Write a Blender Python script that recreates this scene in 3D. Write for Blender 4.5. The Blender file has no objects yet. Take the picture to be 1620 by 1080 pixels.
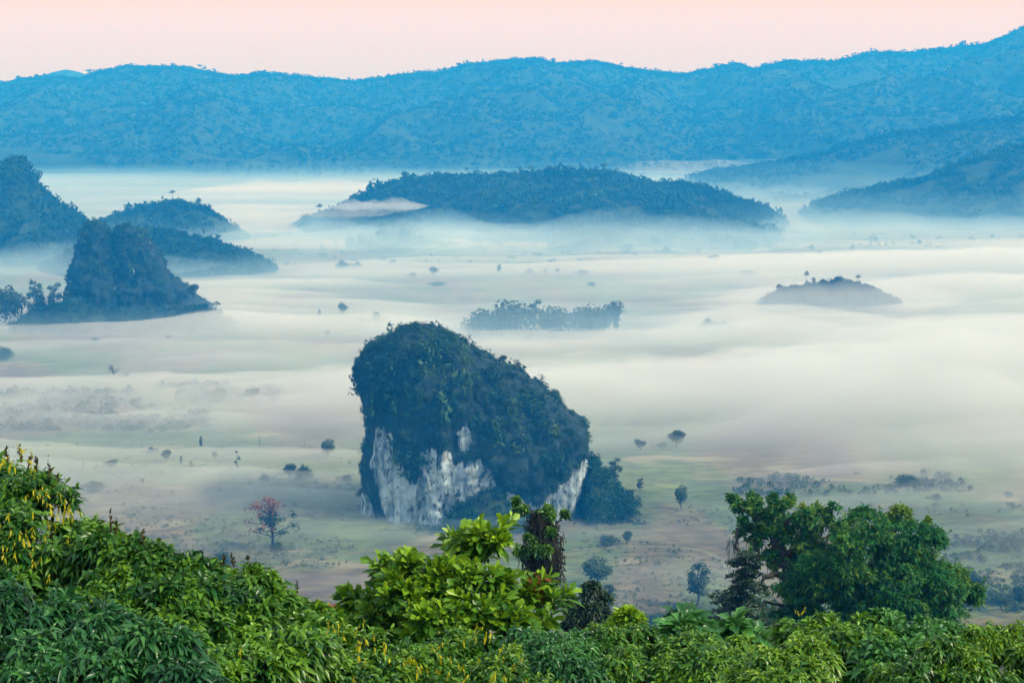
import bpy, math, random
import numpy as np
from mathutils import Vector

random.seed(7)
RNG = np.random.default_rng(7)
S = bpy.context.scene
COL = S.collection

# ------------------------------------------------------------------ camera
FPX, EYE, PITCH = 2825.0, 198.0, math.radians(8.26)
cam_d = bpy.data.cameras.new('camera'); cam = bpy.data.objects.new('camera', cam_d); COL.objects.link(cam)
cam_d.sensor_width = 36.0; cam_d.lens = 36.0 * FPX / 1620.0
cam_d.clip_start = 0.1; cam_d.clip_end = 40000
cam.location = (0, 0, EYE); cam.rotation_euler = (math.pi / 2 - PITCH, 0, 0)
S.camera = cam

# ------------------------------------------------------------------ sky and sun
SUN_EL, SUN_AZ = math.radians(40), math.radians(106)      # azimuth from +Y, clockwise
W = bpy.data.worlds.new('World'); S.world = W; W.use_nodes = True
nt = W.node_tree; nt.nodes.clear()
out = nt.nodes.new('ShaderNodeOutputWorld'); bg = nt.nodes.new('ShaderNodeBackground')
sky = nt.nodes.new('ShaderNodeTexSky'); sky.sky_type = 'NISHITA'; sky.sun_disc = False
sky.sun_elevation = SUN_EL; sky.sun_rotation = SUN_AZ; sky.air_density = 1.0; sky.dust_density = 2.5
tc = nt.nodes.new('ShaderNodeTexCoord'); sp = nt.nodes.new('ShaderNodeSeparateXYZ')
rp = nt.nodes.new('ShaderNodeValToRGB'); cr = rp.color_ramp
cr.elements[0].position = 0.0; cr.elements[0].color = (9.4, 7.6, 5.0, 1)
cr.elements[1].position = 1.0; cr.elements[1].color = (7.5, 9.5, 11.0, 1)
e = cr.elements.new(0.05); e.color = (11.4, 7.5, 2.4, 1)
e = cr.elements.new(0.16); e.color = (10.5, 8.6, 8.0, 1)
e = cr.elements.new(0.4); e.color = (8.5, 9.6, 10.4, 1)
mx = nt.nodes.new('ShaderNodeMixRGB'); mx.inputs[0].default_value = 0.75
nt.links.new(tc.outputs['Generated'], sp.inputs[0]); nt.links.new(sp.outputs['Z'], rp.inputs[0])
nt.links.new(sky.outputs[0], mx.inputs[1]); nt.links.new(rp.outputs[0], mx.inputs[2])
nt.links.new(mx.outputs[0], bg.inputs[0]); bg.inputs[1].default_value = 0.105
nt.links.new(bg.outputs[0], out.inputs[0])

sun_d = bpy.data.lights.new('sun', 'SUN'); sun_d.energy = 4.0; sun_d.angle = math.radians(5); sun_d.color = (1.0, 0.90, 0.76)
sun = bpy.data.objects.new('sun', sun_d); COL.objects.link(sun); sun.location = (0, 0, 400)
sv = Vector((math.sin(SUN_AZ) * math.cos(SUN_EL), math.cos(SUN_AZ) * math.cos(SUN_EL), math.sin(SUN_EL)))
sun.rotation_euler = sv.to_track_quat('Z', 'Y').to_euler()

S.view_settings.view_transform = 'Standard'; S.view_settings.look = 'None'
S.view_settings.gamma = 1.0; S.view_settings.exposure = 0.12; S.view_settings.use_curve_mapping = False
cy = S.cycles
cy.max_bounces = 8; cy.diffuse_bounces = 3; cy.glossy_bounces = 2; cy.transmission_bounces = 4
cy.volume_bounces = 3; cy.transparent_max_bounces = 16
cy.use_denoising = True
cy.use_adaptive_sampling = True; cy.adaptive_threshold = 0.02
cy.caustics_reflective = False; cy.caustics_refractive = False

# ------------------------------------------------------------------ picture <-> place
def ang(row): return PITCH + math.atan((row - 540.0) / FPX)          # angle below the horizon
def at(px, row, D):                                                   # point seen at (px,row), D metres ahead
    u = (px - 810.0) / FPX; v = (540.0 - row) / FPX
    d = np.array([u, math.cos(PITCH) + v * math.sin(PITCH), -math.sin(PITCH) + v * math.cos(PITCH)])
    d = d / d[1] * D
    return np.array([d[0], D, EYE + d[2]])
def on_valley(px, row, z=0.0):
    D = (EYE - z) / math.tan(ang(row))
    return at(px, row, D)
def mpp(D): return D / FPX                                            # metres per photo pixel

# ------------------------------------------------------------------ noise
def _h(ix, iy, iz, seed):
    n = (ix.astype(np.int64) * 374761393 + iy.astype(np.int64) * 668265263 + iz.astype(np.int64) * 1440662683 + seed * 974634777) & 0xFFFFFFFF
    n = ((n ^ (n >> 13)) * 1274126177) & 0xFFFFFFFF
    n = ((n ^ (n >> 16)) * 2246822519) & 0xFFFFFFFF
    return ((n ^ (n >> 15)) & 0xFFFFFF) / float(0xFFFFFF)
def vnoise(x, y, z=None, seed=0):
    x = np.asarray(x, float); y = np.asarray(y, float); z = np.zeros_like(x) if z is None else np.asarray(z, float)
    ix, iy, iz = np.floor(x), np.floor(y), np.floor(z)
    fx, fy, fz = x - ix, y - iy, z - iz
    fx, fy, fz = [f * f * f * (f * (f * 6 - 15) + 10) for f in (fx, fy, fz)]
    r = 0
    for a in (0, 1):
        for b in (0, 1):
            for c in (0, 1):
                w = (fx if a else 1 - fx) * (fy if b else 1 - fy) * (fz if c else 1 - fz)
                r = r + w * _h(ix + a, iy + b, iz + c, seed)
    return r
def fbm(x, y, z=None, o=4, seed=0):
    r, a, t, f = 0, 1.0, 0.0, 1.0
    for k in range(o):
        r = r + a * vnoise(x * f, y * f, None if z is None else z * f, seed + k * 17); t += a; a *= 0.5; f *= 2.03
    return r / t
def sstep(a, b, x):
    t = np.clip((x - a) / (b - a), 0, 1); return t * t * (3 - 2 * t)
def norm(v): return v / np.maximum(np.linalg.norm(v, axis=-1, keepdims=True), 1e-9)
def rdir(n, rng=RNG): return norm(rng.normal(size=(n, 3)))

# ------------------------------------------------------------------ mesh collector (all triangles, per-face tint)
class MB:
    def __init__(s): s.v, s.f, s.t, s.n = [], [], [], 0
    def add(s, v, f, t=0.5):
        v = np.asarray(v, float).reshape(-1, 3); f = np.asarray(f, int).reshape(-1, 3)
        s.v.append(v); s.f.append(f + s.n); s.n += len(v)
        s.t.append(np.broadcast_to(np.asarray(t, float), (len(f),)))
    def mesh(s, name, mat, smooth=False, offset=None, attrs=None):
        v = np.concatenate(s.v); f = np.concatenate(s.f); t = np.concatenate(s.t)
        if offset is not None: v = v - np.asarray(offset)
        me = bpy.data.meshes.new(name)
        me.vertices.add(len(v)); me.vertices.foreach_set('co', v.astype(np.float32).ravel())
        me.loops.add(f.size); me.loops.foreach_set('vertex_index', f.astype(np.int32).ravel())
        me.polygons.add(len(f)); me.polygons.foreach_set('loop_start', np.arange(0, f.size, 3, dtype=np.int32))
        me.polygons.foreach_set('use_smooth', np.full(len(f), smooth))
        me.update(calc_edges=True)
        a = me.attributes.new('tint', 'FLOAT', 'FACE'); a.data.foreach_set('value', t.astype(np.float32))
        for k, arr in (attrs or {}).items():
            a = me.attributes.new(k, 'FLOAT', 'POINT'); a.data.foreach_set('value', np.asarray(arr, np.float32))
        me.materials.append(mat)
        return me
    def obj(s, name, mat, parent=None, smooth=False, offset=None, attrs=None, loc=None):
        o = bpy.data.objects.new(name, s.mesh(name, mat, smooth, offset, attrs)); COL.objects.link(o)
        if parent is not None: o.parent = parent
        if loc is not None: o.location = loc
        return o
def grid_tris(nx, ny, flip=False):
    i = np.arange(nx * ny).reshape(ny, nx)
    a, b, c, d = i[:-1, :-1].ravel(), i[:-1, 1:].ravel(), i[1:, 1:].ravel(), i[1:, :-1].ravel()
    f = np.concatenate([np.stack([a, b, c], 1), np.stack([a, c, d], 1)])
    return f[:, ::-1] if flip else f
def tag(o, label=None, cat=None, group=None, kind=None):
    if label: o['label'] = label
    if cat: o['category'] = cat
    if group: o['group'] = group
    if kind: o['kind'] = kind
    return o
def empty(name, loc, label, cat, group=None, rz=0.0, scale=(1, 1, 1)):
    o = bpy.data.objects.new(name, None); COL.objects.link(o)
    o.empty_display_size = 0.5; o.location = loc; o.rotation_euler = (0, 0, rz); o.scale = scale
    return tag(o, label, cat, group)
def copy_tree(src, name=None):
    c = src.copy(); COL.objects.link(c)
    for ch in list(src.children):
        d = ch.copy(); COL.objects.link(d); d.parent = c
    return c
def tube(mb, pts, rad, sides=7, tint=0.5, cap=True):
    pts = np.asarray(pts, float); n = len(pts)
    rad = np.broadcast_to(np.asarray(rad, float), (n,))
    tan = norm(np.gradient(pts, axis=0))
    ref = np.array([0.31, 0.2, 0.93]) if abs(tan[0, 2]) < 0.8 else np.array([1.0, 0.1, 0.05])
    e1 = norm(np.cross(tan, ref)); e2 = np.cross(tan, e1)
    a = np.arange(sides) / sides * 2 * np.pi
    v = pts[:, None] + rad[:, None, None] * (e1[:, None] * np.cos(a)[None, :, None] + e2[:, None] * np.sin(a)[None, :, None])
    f = []
    for i in range(n - 1):
        for k in range(sides):
            p, q = i * sides + k, i * sides + (k + 1) % sides
            f += [(p, q, q + sides), (p, q + sides, p + sides)]
    mb.add(v, f, tint)
def wob(p0, p1, n=7, amp=0.1, seed=None, sag=0.0):
    p0, p1 = np.asarray(p0, float), np.asarray(p1, float)
    t = np.linspace(0, 1, n)[:, None]
    L = np.linalg.norm(p1 - p0)
    off = RNG.normal(size=(n, 3)) * amp * L; off[0] = 0; off[-1] = 0
    off = (off + np.roll(off, 1, 0)) * 0.5; off[0] = 0; off[-1] = 0
    return p0 + (p1 - p0) * t + off + np.array([0, 0, sag * L]) * (4 * t * (1 - t))

# ------------------------------------------------------------------ materials
def newmat(name):
    m = bpy.data.materials.new(name); m.use_nodes = True; n = m.node_tree; n.nodes.clear()
    o = n.nodes.new('ShaderNodeOutputMaterial')
    return m, n, o
def ramp(n, stops, src=None):
    r = n.nodes.new('ShaderNodeValToRGB'); el = r.color_ramp.elements
    el[0].position, el[0].color = stops[0][0], (*stops[0][1], 1)
    el[1].position, el[1].color = stops[-1][0], (*stops[-1][1], 1)
    for p, c in stops[1:-1]:
        x = el.new(p); x.color = (*c, 1)
    if src is not None: n.links.new(src, r.inputs[0])
    return r
def foliage(name, dark, mid, light, transl=0.3, rough=0.5, spec=0.35, extra=None, rand=0.30):
    m, n, o = newmat(name)
    at_ = n.nodes.new('ShaderNodeAttribute'); at_.attribute_name = 'tint'
    ge = n.nodes.new('ShaderNodeNewGeometry')
    ma = n.nodes.new('ShaderNodeMath'); ma.operation = 'MULTIPLY_ADD'
    n.links.new(ge.outputs['Random Per Island'], ma.inputs[0]); ma.inputs[1].default_value = rand
    ad = n.nodes.new('ShaderNodeMath'); ad.operation = 'ADD'; ad.inputs[1].default_value = -rand * 0.5
    n.links.new(at_.outputs['Fac'], ad.inputs[0]); n.links.new(ad.outputs[0], ma.inputs[2])
    st = [(0.0, dark), (0.5, mid), (1.0, light)]
    if extra: st = [(0.0, dark), (0.45, mid), (0.85, light), (1.0, extra)]
    r = ramp(n, st, ma.outputs[0])
    p = n.nodes.new('ShaderNodeBsdfPrincipled'); p.inputs['Roughness'].default_value = rough
    p.inputs['Specular IOR Level'].default_value = spec
    n.links.new(r.outputs[0], p.inputs['Base Color'])
    if transl > 0:
        t = n.nodes.new('ShaderNodeBsdfTranslucent'); mxs = n.nodes.new('ShaderNodeMixShader'); mxs.inputs[0].default_value = transl
        hs = n.nodes.new('ShaderNodeHueSaturation'); hs.inputs['Value'].default_value = 1.5; hs.inputs['Hue'].default_value = 0.485
        n.links.new(r.outputs[0], hs.inputs['Color']); n.links.new(hs.outputs[0], t.inputs[0])
        n.links.new(p.outputs[0], mxs.inputs[1]); n.links.new(t.outputs[0], mxs.inputs[2]); n.links.new(mxs.outputs[0], o.inputs[0])
    else:
        n.links.new(p.outputs[0], o.inputs[0])
    return m
def noise_mat(name, stops, scale, detail=6, rough=0.9, stretch=(1, 1, 1), bump=0.0, bscale=4.0):
    m, n, o = newmat(name)
    tcd = n.nodes.new('ShaderNodeTexCoord'); mp = n.nodes.new('ShaderNodeMapping'); mp.inputs['Scale'].default_value = stretch
    n.links.new(tcd.outputs['Object'], mp.inputs[0])
    nz = n.nodes.new('ShaderNodeTexNoise'); nz.inputs['Scale'].default_value = scale; nz.inputs['Detail'].default_value = detail
    n.links.new(mp.outputs[0], nz.inputs['Vector'])
    r = ramp(n, stops, nz.outputs[0])
    p = n.nodes.new('ShaderNodeBsdfPrincipled'); p.inputs['Roughness'].default_value = rough; p.inputs['Specular IOR Level'].default_value = 0.2
    n.links.new(r.outputs[0], p.inputs['Base Color'])
    if bump:
        b = n.nodes.new('ShaderNodeBump'); b.inputs['Strength'].default_value = bump
        n2 = n.nodes.new('ShaderNodeTexNoise'); n2.inputs['Scale'].default_value = bscale; n2.inputs['Detail'].default_value = 5
        n.links.new(mp.outputs[0], n2.inputs['Vector']); n.links.new(n2.outputs[0], b.inputs['Height']); n.links.new(b.outputs[0], p.inputs['Normal'])
    n.links.new(p.outputs[0], o.inputs[0])
    return m
M_BARK = noise_mat('bark', [(0.3, (0.026, 0.026, 0.023)), (0.6, (0.075, 0.074, 0.064)), (0.8, (0.15, 0.145, 0.125))], 6, stretch=(4, 4, 0.8), bump=0.6)
M_PALEBARK = noise_mat('pale_bark', [(0.3, (0.22, 0.20, 0.18)), (0.7, (0.45, 0.43, 0.40))], 1.5, stretch=(3, 3, 0.6))
M_FOREST = foliage('forest_leaves', (0.006, 0.028, 0.012), (0.018, 0.060, 0.022), (0.065, 0.115, 0.038), transl=0, rough=0.8, spec=0.1, rand=0.12)
M_RIDGE = foliage('ridge_leaves', (0.008, 0.024, 0.012), (0.014, 0.034, 0.016), (0.032, 0.056, 0.026), transl=0, rough=0.9, spec=0.0, rand=0.08)
M_ROCKLEAF = foliage('rock_leaves', (0.002, 0.014, 0.008), (0.009, 0.052, 0.018), (0.080, 0.145, 0.040), transl=0, rough=0.7, spec=0.15)
M_TREE = foliage('valley_leaves', (0.018, 0.040, 0.016), (0.044, 0.084, 0.028), (0.095, 0.14, 0.042), transl=0.15, rough=0.6, spec=0.2)
M_RED = foliage('red_leaves', (0.07, 0.035, 0.02), (0.22, 0.075, 0.03), (0.34, 0.15, 0.07), transl=0.2, rough=0.6, spec=0.2)
M_TWIG = foliage('bare_twigs', (0.06, 0.045, 0.04), (0.11, 0.085, 0.075), (0.17, 0.14, 0.12), transl=0, rough=0.9, spec=0.1)

# ------------------------------------------------------------------ ground
def ground_z(x, y):
    x = np.asarray(x, float); y = np.asarray(y, float)
    d = np.maximum(y, -40)
    slope = np.where(d < 106, EYE - 1.75 - 0.36 * d, EYE - 1.75 - 0.36 * 106 - 0.46 * (d - 106))
    slope = slope + (fbm(x / 40, y / 40, o=3, seed=5) - 0.5) * np.clip(d / 20, 0, 6) * 1.5
    valley = (fbm(x / 260, y / 320, o=4, seed=9) - 0.5) * 7.0 * sstep(560, 900, y) * (1 - 0.6 * sstep(2500, 4000, y))
    k = 18.0
    h = np.clip(0.5 + 0.5 * (slope - valley) / k, 0, 1)
    return valley * (1 - h) + slope * h + k * h * (1 - h)
gy = np.concatenate([np.linspace(-250, 0, 12), np.linspace(2, 120, 60), np.linspace(124, 560, 80), np.geomspace(564, 3200, 300), np.geomspace(3240, 7300, 40)])
gx_s = np.linspace(-1, 1, 241)
GX = (np.sign(gx_s) * (np.abs(gx_s) ** 1.5))[None, :] * (260 + np.clip(gy, 0, None) * 0.62)[:, None]
GY = np.repeat(gy[:, None], len(gx_s), 1)
mb = MB(); mb.add(np.stack([GX, GY, ground_z(GX, GY)], -1), grid_tris(len(gx_s), len(gy)))
def ground_mat():
    m, n, o = newmat('valley_ground')
    tcd = n.nodes.new('ShaderNodeTexCoord')
    def nz(scale, detail, st=(1, 1, 1), dist=0.0):
        mp = n.nodes.new('ShaderNodeMapping'); mp.inputs['Scale'].default_value = st; n.links.new(tcd.outputs['Object'], mp.inputs[0])
        t = n.nodes.new('ShaderNodeTexNoise'); t.inputs['Scale'].default_value = scale; t.inputs['Detail'].default_value = detail; t.inputs['Distortion'].default_value = dist
        n.links.new(mp.outputs[0], t.inputs['Vector']); return t.outputs[0]
    big = ramp(n, [(0.36, (0.070, 0.056, 0.042)), (0.45, (0.11, 0.10, 0.052)), (0.53, (0.060, 0.105, 0.036)), (0.66, (0.10, 0.145, 0.048))], nz(0.011, 5, (1, 0.6, 1), 0.6))
    fine = ramp(n, [(0.34, (0.45, 0.48, 0.48)), (0.5, (0.9, 0.9, 0.88)), (0.66, (1.4, 1.36, 1.25))], nz(0.13, 9, (0.7, 1.3, 1), 0.8))
    mu = n.nodes.new('ShaderNodeMixRGB'); mu.blend_type = 'MULTIPLY'; mu.inputs[0].default_value = 1
    n.links.new(big.outputs[0], mu.inputs[1]); n.links.new(fine.outputs[0], mu.inputs[2])
    vo = n.nodes.new('ShaderNodeTexVoronoi'); vo.inputs['Scale'].default_value = 0.013
    mpv = n.nodes.new('ShaderNodeMapping'); mpv.inputs['Scale'].default_value = (0.8, 1.3, 0.0); mpv.inputs['Rotation'].default_value = (0, 0, 0.3)
    n.links.new(tcd.outputs['Object'], mpv.inputs[0]); n.links.new(mpv.outputs[0], vo.inputs['Vector'])
    fld = ramp(n, [(0.15, (0.75, 0.85, 0.70)), (0.5, (1.0, 1.0, 1.0)), (0.85, (1.35, 1.15, 0.95))], None)
    sx = n.nodes.new('ShaderNodeSeparateXYZ'); n.links.new(vo.outputs['Color'], sx.inputs[0]); n.links.new(sx.outputs[0], fld.inputs[0])
    mf = n.nodes.new('ShaderNodeMixRGB'); mf.blend_type = 'MULTIPLY'; mf.inputs[0].default_value = 0.8
    n.links.new(mu.outputs[0], mf.inputs[1]); n.links.new(fld.outputs[0], mf.inputs[2]); mu = mf
    dry = ramp(n, [(0.60, (0, 0, 0)), (0.68, (1, 1, 1))], nz(0.03, 6, (0.45, 1, 1), 1.2))
    m2 = n.nodes.new('ShaderNodeMixRGB'); m2.inputs[2].default_value = (0.20, 0.18, 0.10, 1)
    n.links.new(dry.outputs[0], m2.inputs[0]); n.links.new(mu.outputs[0], m2.inputs[1])
    p = n.nodes.new('ShaderNodeBsdfPrincipled'); p.inputs['Roughness'].default_value = 0.95; p.inputs['Specular IOR Level'].default_value = 0.1
    n.links.new(m2.outputs[0], p.inputs['Base Color']); n.links.new(p.outputs[0], o.inputs[0])
    return m
tag(mb.obj('ground', ground_mat(), smooth=True), kind='structure')

# field tracks lying on the valley floor
M_TRACK = noise_mat('dry_track', [(0.4, (0.085, 0.10, 0.045)), (0.7, (0.17, 0.155, 0.09))], 0.12)
def track(pix, w, label):
    P = np.array([on_valley(*p) for p in pix]); t = np.linspace(0, len(P) - 1, 50)
    x = np.interp(t, np.arange(len(P)), P[:, 0]); y = np.interp(t, np.arange(len(P)), P[:, 1])
    for _ in range(6):
        x[1:-1] = (x[:-2] + x[1:-1] * 2 + x[2:]) / 4; y[1:-1] = (y[:-2] + y[1:-1] * 2 + y[2:]) / 4
    g = norm(np.stack([np.gradient(x), np.gradient(y)], 1)); nn = np.stack([-g[:, 1], g[:, 0]], 1)
    ww = w * (0.7 + 0.6 * vnoise(t * 1.7, t * 0))[:, None]
    rows = [np.stack([x, y], 1) + nn * ww * k for k in (-1, -0.33, 0.33, 1)]
    V = np.stack(rows, 1).reshape(-1, 2)
    m = MB(); m.add(np.column_stack([V, ground_z(V[:, 0], V[:, 1]) + 0.12]), grid_tris(4, 50))
    tag(m.obj('path', M_TRACK), label, 'path', kind='structure')
track([(905, 868), (980, 862), (1060, 862), (1110, 868), (1130, 878), (1160, 905)], 1.6, 'pale curving dirt path on the field right of the limestone tower')
track([(400, 905), (480, 888), (560, 872), (640, 862), (705, 852)], 1.8, 'pale straight track along the field below the limestone tower')

# ------------------------------------------------------------------ leaf clouds
def leafcloud(mb, lumps, n, size, up=0.35, shell=(0.72, 1.06), tint=0.5, tvar=0.22, flat=1.0, rng=RNG, bend=0.25):
    L = np.asarray(lumps, float); w = (L[:, 3] * L[:, 4] * L[:, 5]) ** (2 / 3); w /= w.sum()
    k = rng.choice(len(L), n, p=w); d = rdir(n, rng)
    r = rng.uniform(shell[0], shell[1], n)
    p = L[k, :3] + d * L[k, 3:6] * r[:, None]
    nrm = norm(d / np.maximum(L[k, 3:6], 1e-3) * L[k, 3:6].mean(1, keepdims=True) * 0.8 + rdir(n, rng) * 0.7 + np.array([0, 0, up]))
    a = norm(np.cross(nrm, rdir(n, rng))); b = np.cross(nrm, a)
    s = size * rng.uniform(0.6, 1.4, n)[:, None]
    q = s * rng.uniform(0.4, 0.75, n)[:, None] * flat
    V = np.stack([p - a * s, p - b * q - nrm * s * bend, p + a * s, p + b * q - nrm * s * bend], 1)
    base = np.arange(n)[:, None] * 4
    F = np.concatenate([base + np.array([[0, 1, 2]]), base + np.array([[0, 2, 3]])], 1).reshape(-1, 3)
    lt = rng.uniform(-tvar, tvar, len(L))[k]
    T = np.repeat(np.clip(tint + lt + d[:, 2] * 0.0, 0, 1), 2)
    mb.add(V.reshape(-1, 3), F, T)
def templates(k, n, size, lumpy=3, rz=(0.6, 1.0), seed=1, up=0.35):
    rng = np.random.default_rng(seed); T = []
    for i in range(k):
        m = MB(); lm = [(*(rng.normal(size=2) * 0.42), rng.uniform(0.1, 0.75), *(rng.uniform(0.45, 0.75, 2)), rng.uniform(*rz) * 0.7) for _ in range(lumpy)]
        leafcloud(m, lm, n, size, rng=rng, tint=0.0, tvar=0.12, up=up)
        T.append((np.concatenate(m.v), np.concatenate(m.f), np.concatenate(m.t)))
    return T
def scatter(mb, T, pos, sc, tint, zs=1.0, rng=RNG):
    pos = np.asarray(pos); which = rng.integers(0, len(T), len(pos)); a = rng.uniform(0, 2 * np.pi, len(pos))
    zs = np.broadcast_to(np.asarray(zs, float), (len(pos),))
    for k, (v, f, t) in enumerate(T):
        m = np.where(which == k)[0]
        if not len(m): continue
        c, s = np.cos(a[m])[:, None], np.sin(a[m])[:, None]
        X = v[None, :, 0] * c - v[None, :, 1] * s; Y = v[None, :, 0] * s + v[None, :, 1] * c; Z = np.repeat(v[None, :, 2], len(m), 0) * zs[m][:, None]
        V = np.stack([X, Y, Z], -1) * sc[m][:, None, None] + pos[m][:, None]
        F = f[None] + (np.arange(len(m)) * len(v))[:, None, None]
        mb.add(V.reshape(-1, 3), F.reshape(-1, 3), np.clip(tint[m][:, None] + t[None], 0, 1).ravel())
T_FAR = templates(6, 16, 0.42, 2, seed=3)
T_RIDGE = templates(6, 16, 0.46, 2, seed=6, up=2.6)
T_MID = templates(6, 42, 0.30, 4, seed=4)
T_BUSH = templates(6, 60, 0.22, 5, seed=5)

# ------------------------------------------------------------------ hills
M_HILL = noise_mat('hill_ground', [(0.35, (0.010, 0.028, 0.013)), (0.5, (0.016, 0.038, 0.017)), (0.68, (0.036, 0.062, 0.028))], 0.03, 9)
HILLS = {}
class Hill:
    def __init__(s, key, name, label, D, ridge, front, back, tree=6.0, spur=0.25, sp=130.0, pw=1.3, nx=160, ny=70, seed=1):
        s.D, s.front, s.back, s.spur, s.sp, s.pw, s.seed = D, front, back, spur, sp, pw, seed
        R = np.array(ridge, float)
        s.x = (R[:, 0] - 810) * mpp(D) / math.cos(PITCH) * 1.0
        s.x = np.array([at(p, r, D)[0] for p, r in ridge])
        s.z = np.array([at(p, r, D)[2] for p, r in ridge]) - tree
        s.x = np.concatenate([[s.x[0] - 60], s.x, [s.x[-1] + 60]]); s.z = np.concatenate([[-8], s.z, [-8]])
        x = np.linspace(s.x[0], s.x[-1], nx); y = np.concatenate([np.linspace(D - front, D, ny * 2 // 3), np.linspace(D, D + back, ny // 3 + 1)[1:]])
        X, Y = np.meshgrid(x, y); X = X * (Y / D)
        Z = s.h(X, Y)
        m = MB(); m.add(np.stack([X, Y, Z], -1), grid_tris(len(x), len(y)))
        o = m.obj(name, M_HILL, smooth=True); tag(o, label, name.replace('_', ' '), kind='structure')
        HILLS[key] = s
    def h(s, X, Y):
        xr = X * s.D / Y
        c = np.interp(xr, s.x, s.z)
        t = np.where(Y < s.D, (s.D - Y) / s.front, (Y - s.D) / s.back); t = np.clip(t, 0, 1)
        prof = (1 - t) ** s.pw
        rid = 1 - np.abs(2 * fbm(X / s.sp, Y / (s.sp * 1.6), o=4, seed=s.seed) - 1) * 2.2
        z = -8 + (c + 8) * prof + (rid - 0.45) * s.spur * (c + 8) * 2.2 * t * (1 - t) ** 0.8
        return np.minimum(z, c + 0.0 * z) 
    def forest(s, name, label, n, r, T, clear=0.42, cs=160.0, tint=0.45, mat=None, yb=0.25, dens=None):
        x = RNG.uniform(s.x[0], s.x[-1], n); u = RNG.uniform(0, 1, n)
        y = np.where(u < 0.86, s.D - s.front * RNG.uniform(0, 1, n) ** 1.2, s.D + s.back * yb * RNG.uniform(0, 1, n))
        # extra along the crest, where the skyline shows single crowns
        k = n // 6; y[:k] = s.D + RNG.uniform(-0.05, 0.03, k) * s.front
        x = x * (y / s.D); z = s.h(x, y)
        cn = fbm(x / cs, y / cs, o=3, seed=s.seed + 40)
        keep = (z > 1.0) & ((cn > clear) | (np.abs(y - s.D) < 0.06 * s.front) & (cn > clear - 0.10))
        x, y, z, cn = x[keep], y[keep], z[keep], cn[keep]
        sc = r * np.exp(RNG.normal(0, 0.28, len(x)))
        tn = tint + (fbm(x / 90, y / 90, o=3, seed=s.seed + 60) - 0.5) * 0.7 + RNG.normal(0, 0.10, len(x))
        m = MB(); scatter(m, T, np.stack([x, y, z - 0.3 * sc], 1), sc, np.clip(tn, 0, 1), zs=RNG.uniform(0.8, 1.5, len(x)))
        tag(m.obj(name, mat or M_FOREST), label, 'forest', kind='stuff')

Hill('peak', 'mountain', 'faint pale peak showing beyond the long ridge', 7000, [(-250, 140), (-60, 122), (-10, 124), (30, 135), (60, 122), (85, 114), (105, 110), (125, 114), (150, 124), (190, 150), (350, 160)], 500, 200, tree=0, seed=2)
Hill('ridge', 'mountain', 'long blue forested mountain ridge closing the valley', 5600,
     [(-420, 130), (-200, 138), (-80, 128), (0, 131), (30, 123), (75, 119), (130, 123), (155, 112), (200, 102), (230, 105), (280, 103), (330, 112), (370, 119), (420, 112), (480, 119), (560, 126), (600, 122), (650, 114), (700, 111), (740, 99), (800, 93), (845, 89), (880, 98), (940, 95), (990, 106), (1050, 113), (1085, 116), (1120, 108), (1150, 101), (1165, 98), (1190, 108), (1240, 95), (1320, 93), (1380, 79), (1440, 80), (1500, 72), (1560, 66), (1590, 56), (1620, 40), (1680, 25), (1780, 22), (1900, 40), (2050, 60)],
     1900, 900, tree=7, spur=0.55, sp=520, pw=0.88, nx=320, ny=150, seed=3)
HILLS['ridge'].forest('forest', 'dense forest covering the long blue mountain ridge', 40000, 6.4, T_RIDGE, clear=0.27, cs=420, mat=M_RIDGE)
Hill('rback', 'hill', 'long wooded hill rising to the right edge below the mountain ridge', 3500,
     [(1030, 305), (1085, 280), (1130, 265), (1180, 260), (1240, 251), (1290, 241), (1330, 226), (1400, 209), (1450, 201), (1500, 196), (1560, 186), (1620, 178), (1720, 168), (1850, 190), (1980, 240)], 650, 380, spur=0.3, sp=200, seed=4)
HILLS['rback'].forest('forest', 'woodland on the long hill at the right edge', 7000, 5.2, T_RIDGE, clear=0.36, mat=M_RIDGE)
Hill('rfront', 'hill', 'lower blue green hill with pale clearings in front of the right edge hill', 2700,
     [(1235, 362), (1260, 336), (1290, 316), (1340, 301), (1390, 287), (1440, 284), (1480, 271), (1520, 252), (1560, 241), (1620, 224), (1700, 214), (1800, 240), (1900, 300)], 330, 260, spur=0.34, sp=110, seed=5)
HILLS['rfront'].forest('forest', 'patchy woodland on the lower right hill', 3200, 4.6, T_MID, clear=0.40, cs=110)
Hill('mid', 'hill', 'broad wooded hill in the middle distance under the ridge', 2480,
     [(395, 392), (430, 358), (480, 348), (530, 328), (570, 307), (600, 292), (640, 280), (680, 276), (720, 275), (800, 273), (860, 269), (900, 266), (960, 268), (1000, 277), (1040, 288), (1080, 284), (1130, 299), (1180, 316), (1210, 326), (1240, 346), (1262, 374)], 470, 340, spur=0.50, sp=150, pw=1.5, seed=6, tree=5)
HILLS['mid'].forest('forest', 'trees covering the broad middle hill', 6500, 4.8, T_MID, clear=0.31, cs=190)
Hill('lsmall', 'hill', 'small rounded tree covered hill rising out of the white mist', 2300,
     [(110, 376), (150, 347), (180, 336), (220, 324), (262, 315), (290, 315), (320, 324), (345, 336), (370, 351), (395, 363), (408, 382)], 170, 150, tree=5, seed=7, pw=1.2)
HILLS['lsmall'].forest('forest', 'woodland on the small rounded hill', 1500, 4.2, T_MID, clear=0.3)
Hill('lsteep', 'hill', 'steep dark hill with a knobbly summit at the left edge', 2150,
     [(-330, 330), (-220, 262), (-100, 236), (-50, 250), (-10, 266), (8, 253), (15, 248), (28, 247), (40, 252), (45, 270), (58, 274), (64, 295), (85, 310), (110, 327), (140, 350), (170, 377), (200, 400), (235, 434)], 240, 240, tree=4, seed=8, pw=1.35, nx=220)
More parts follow.
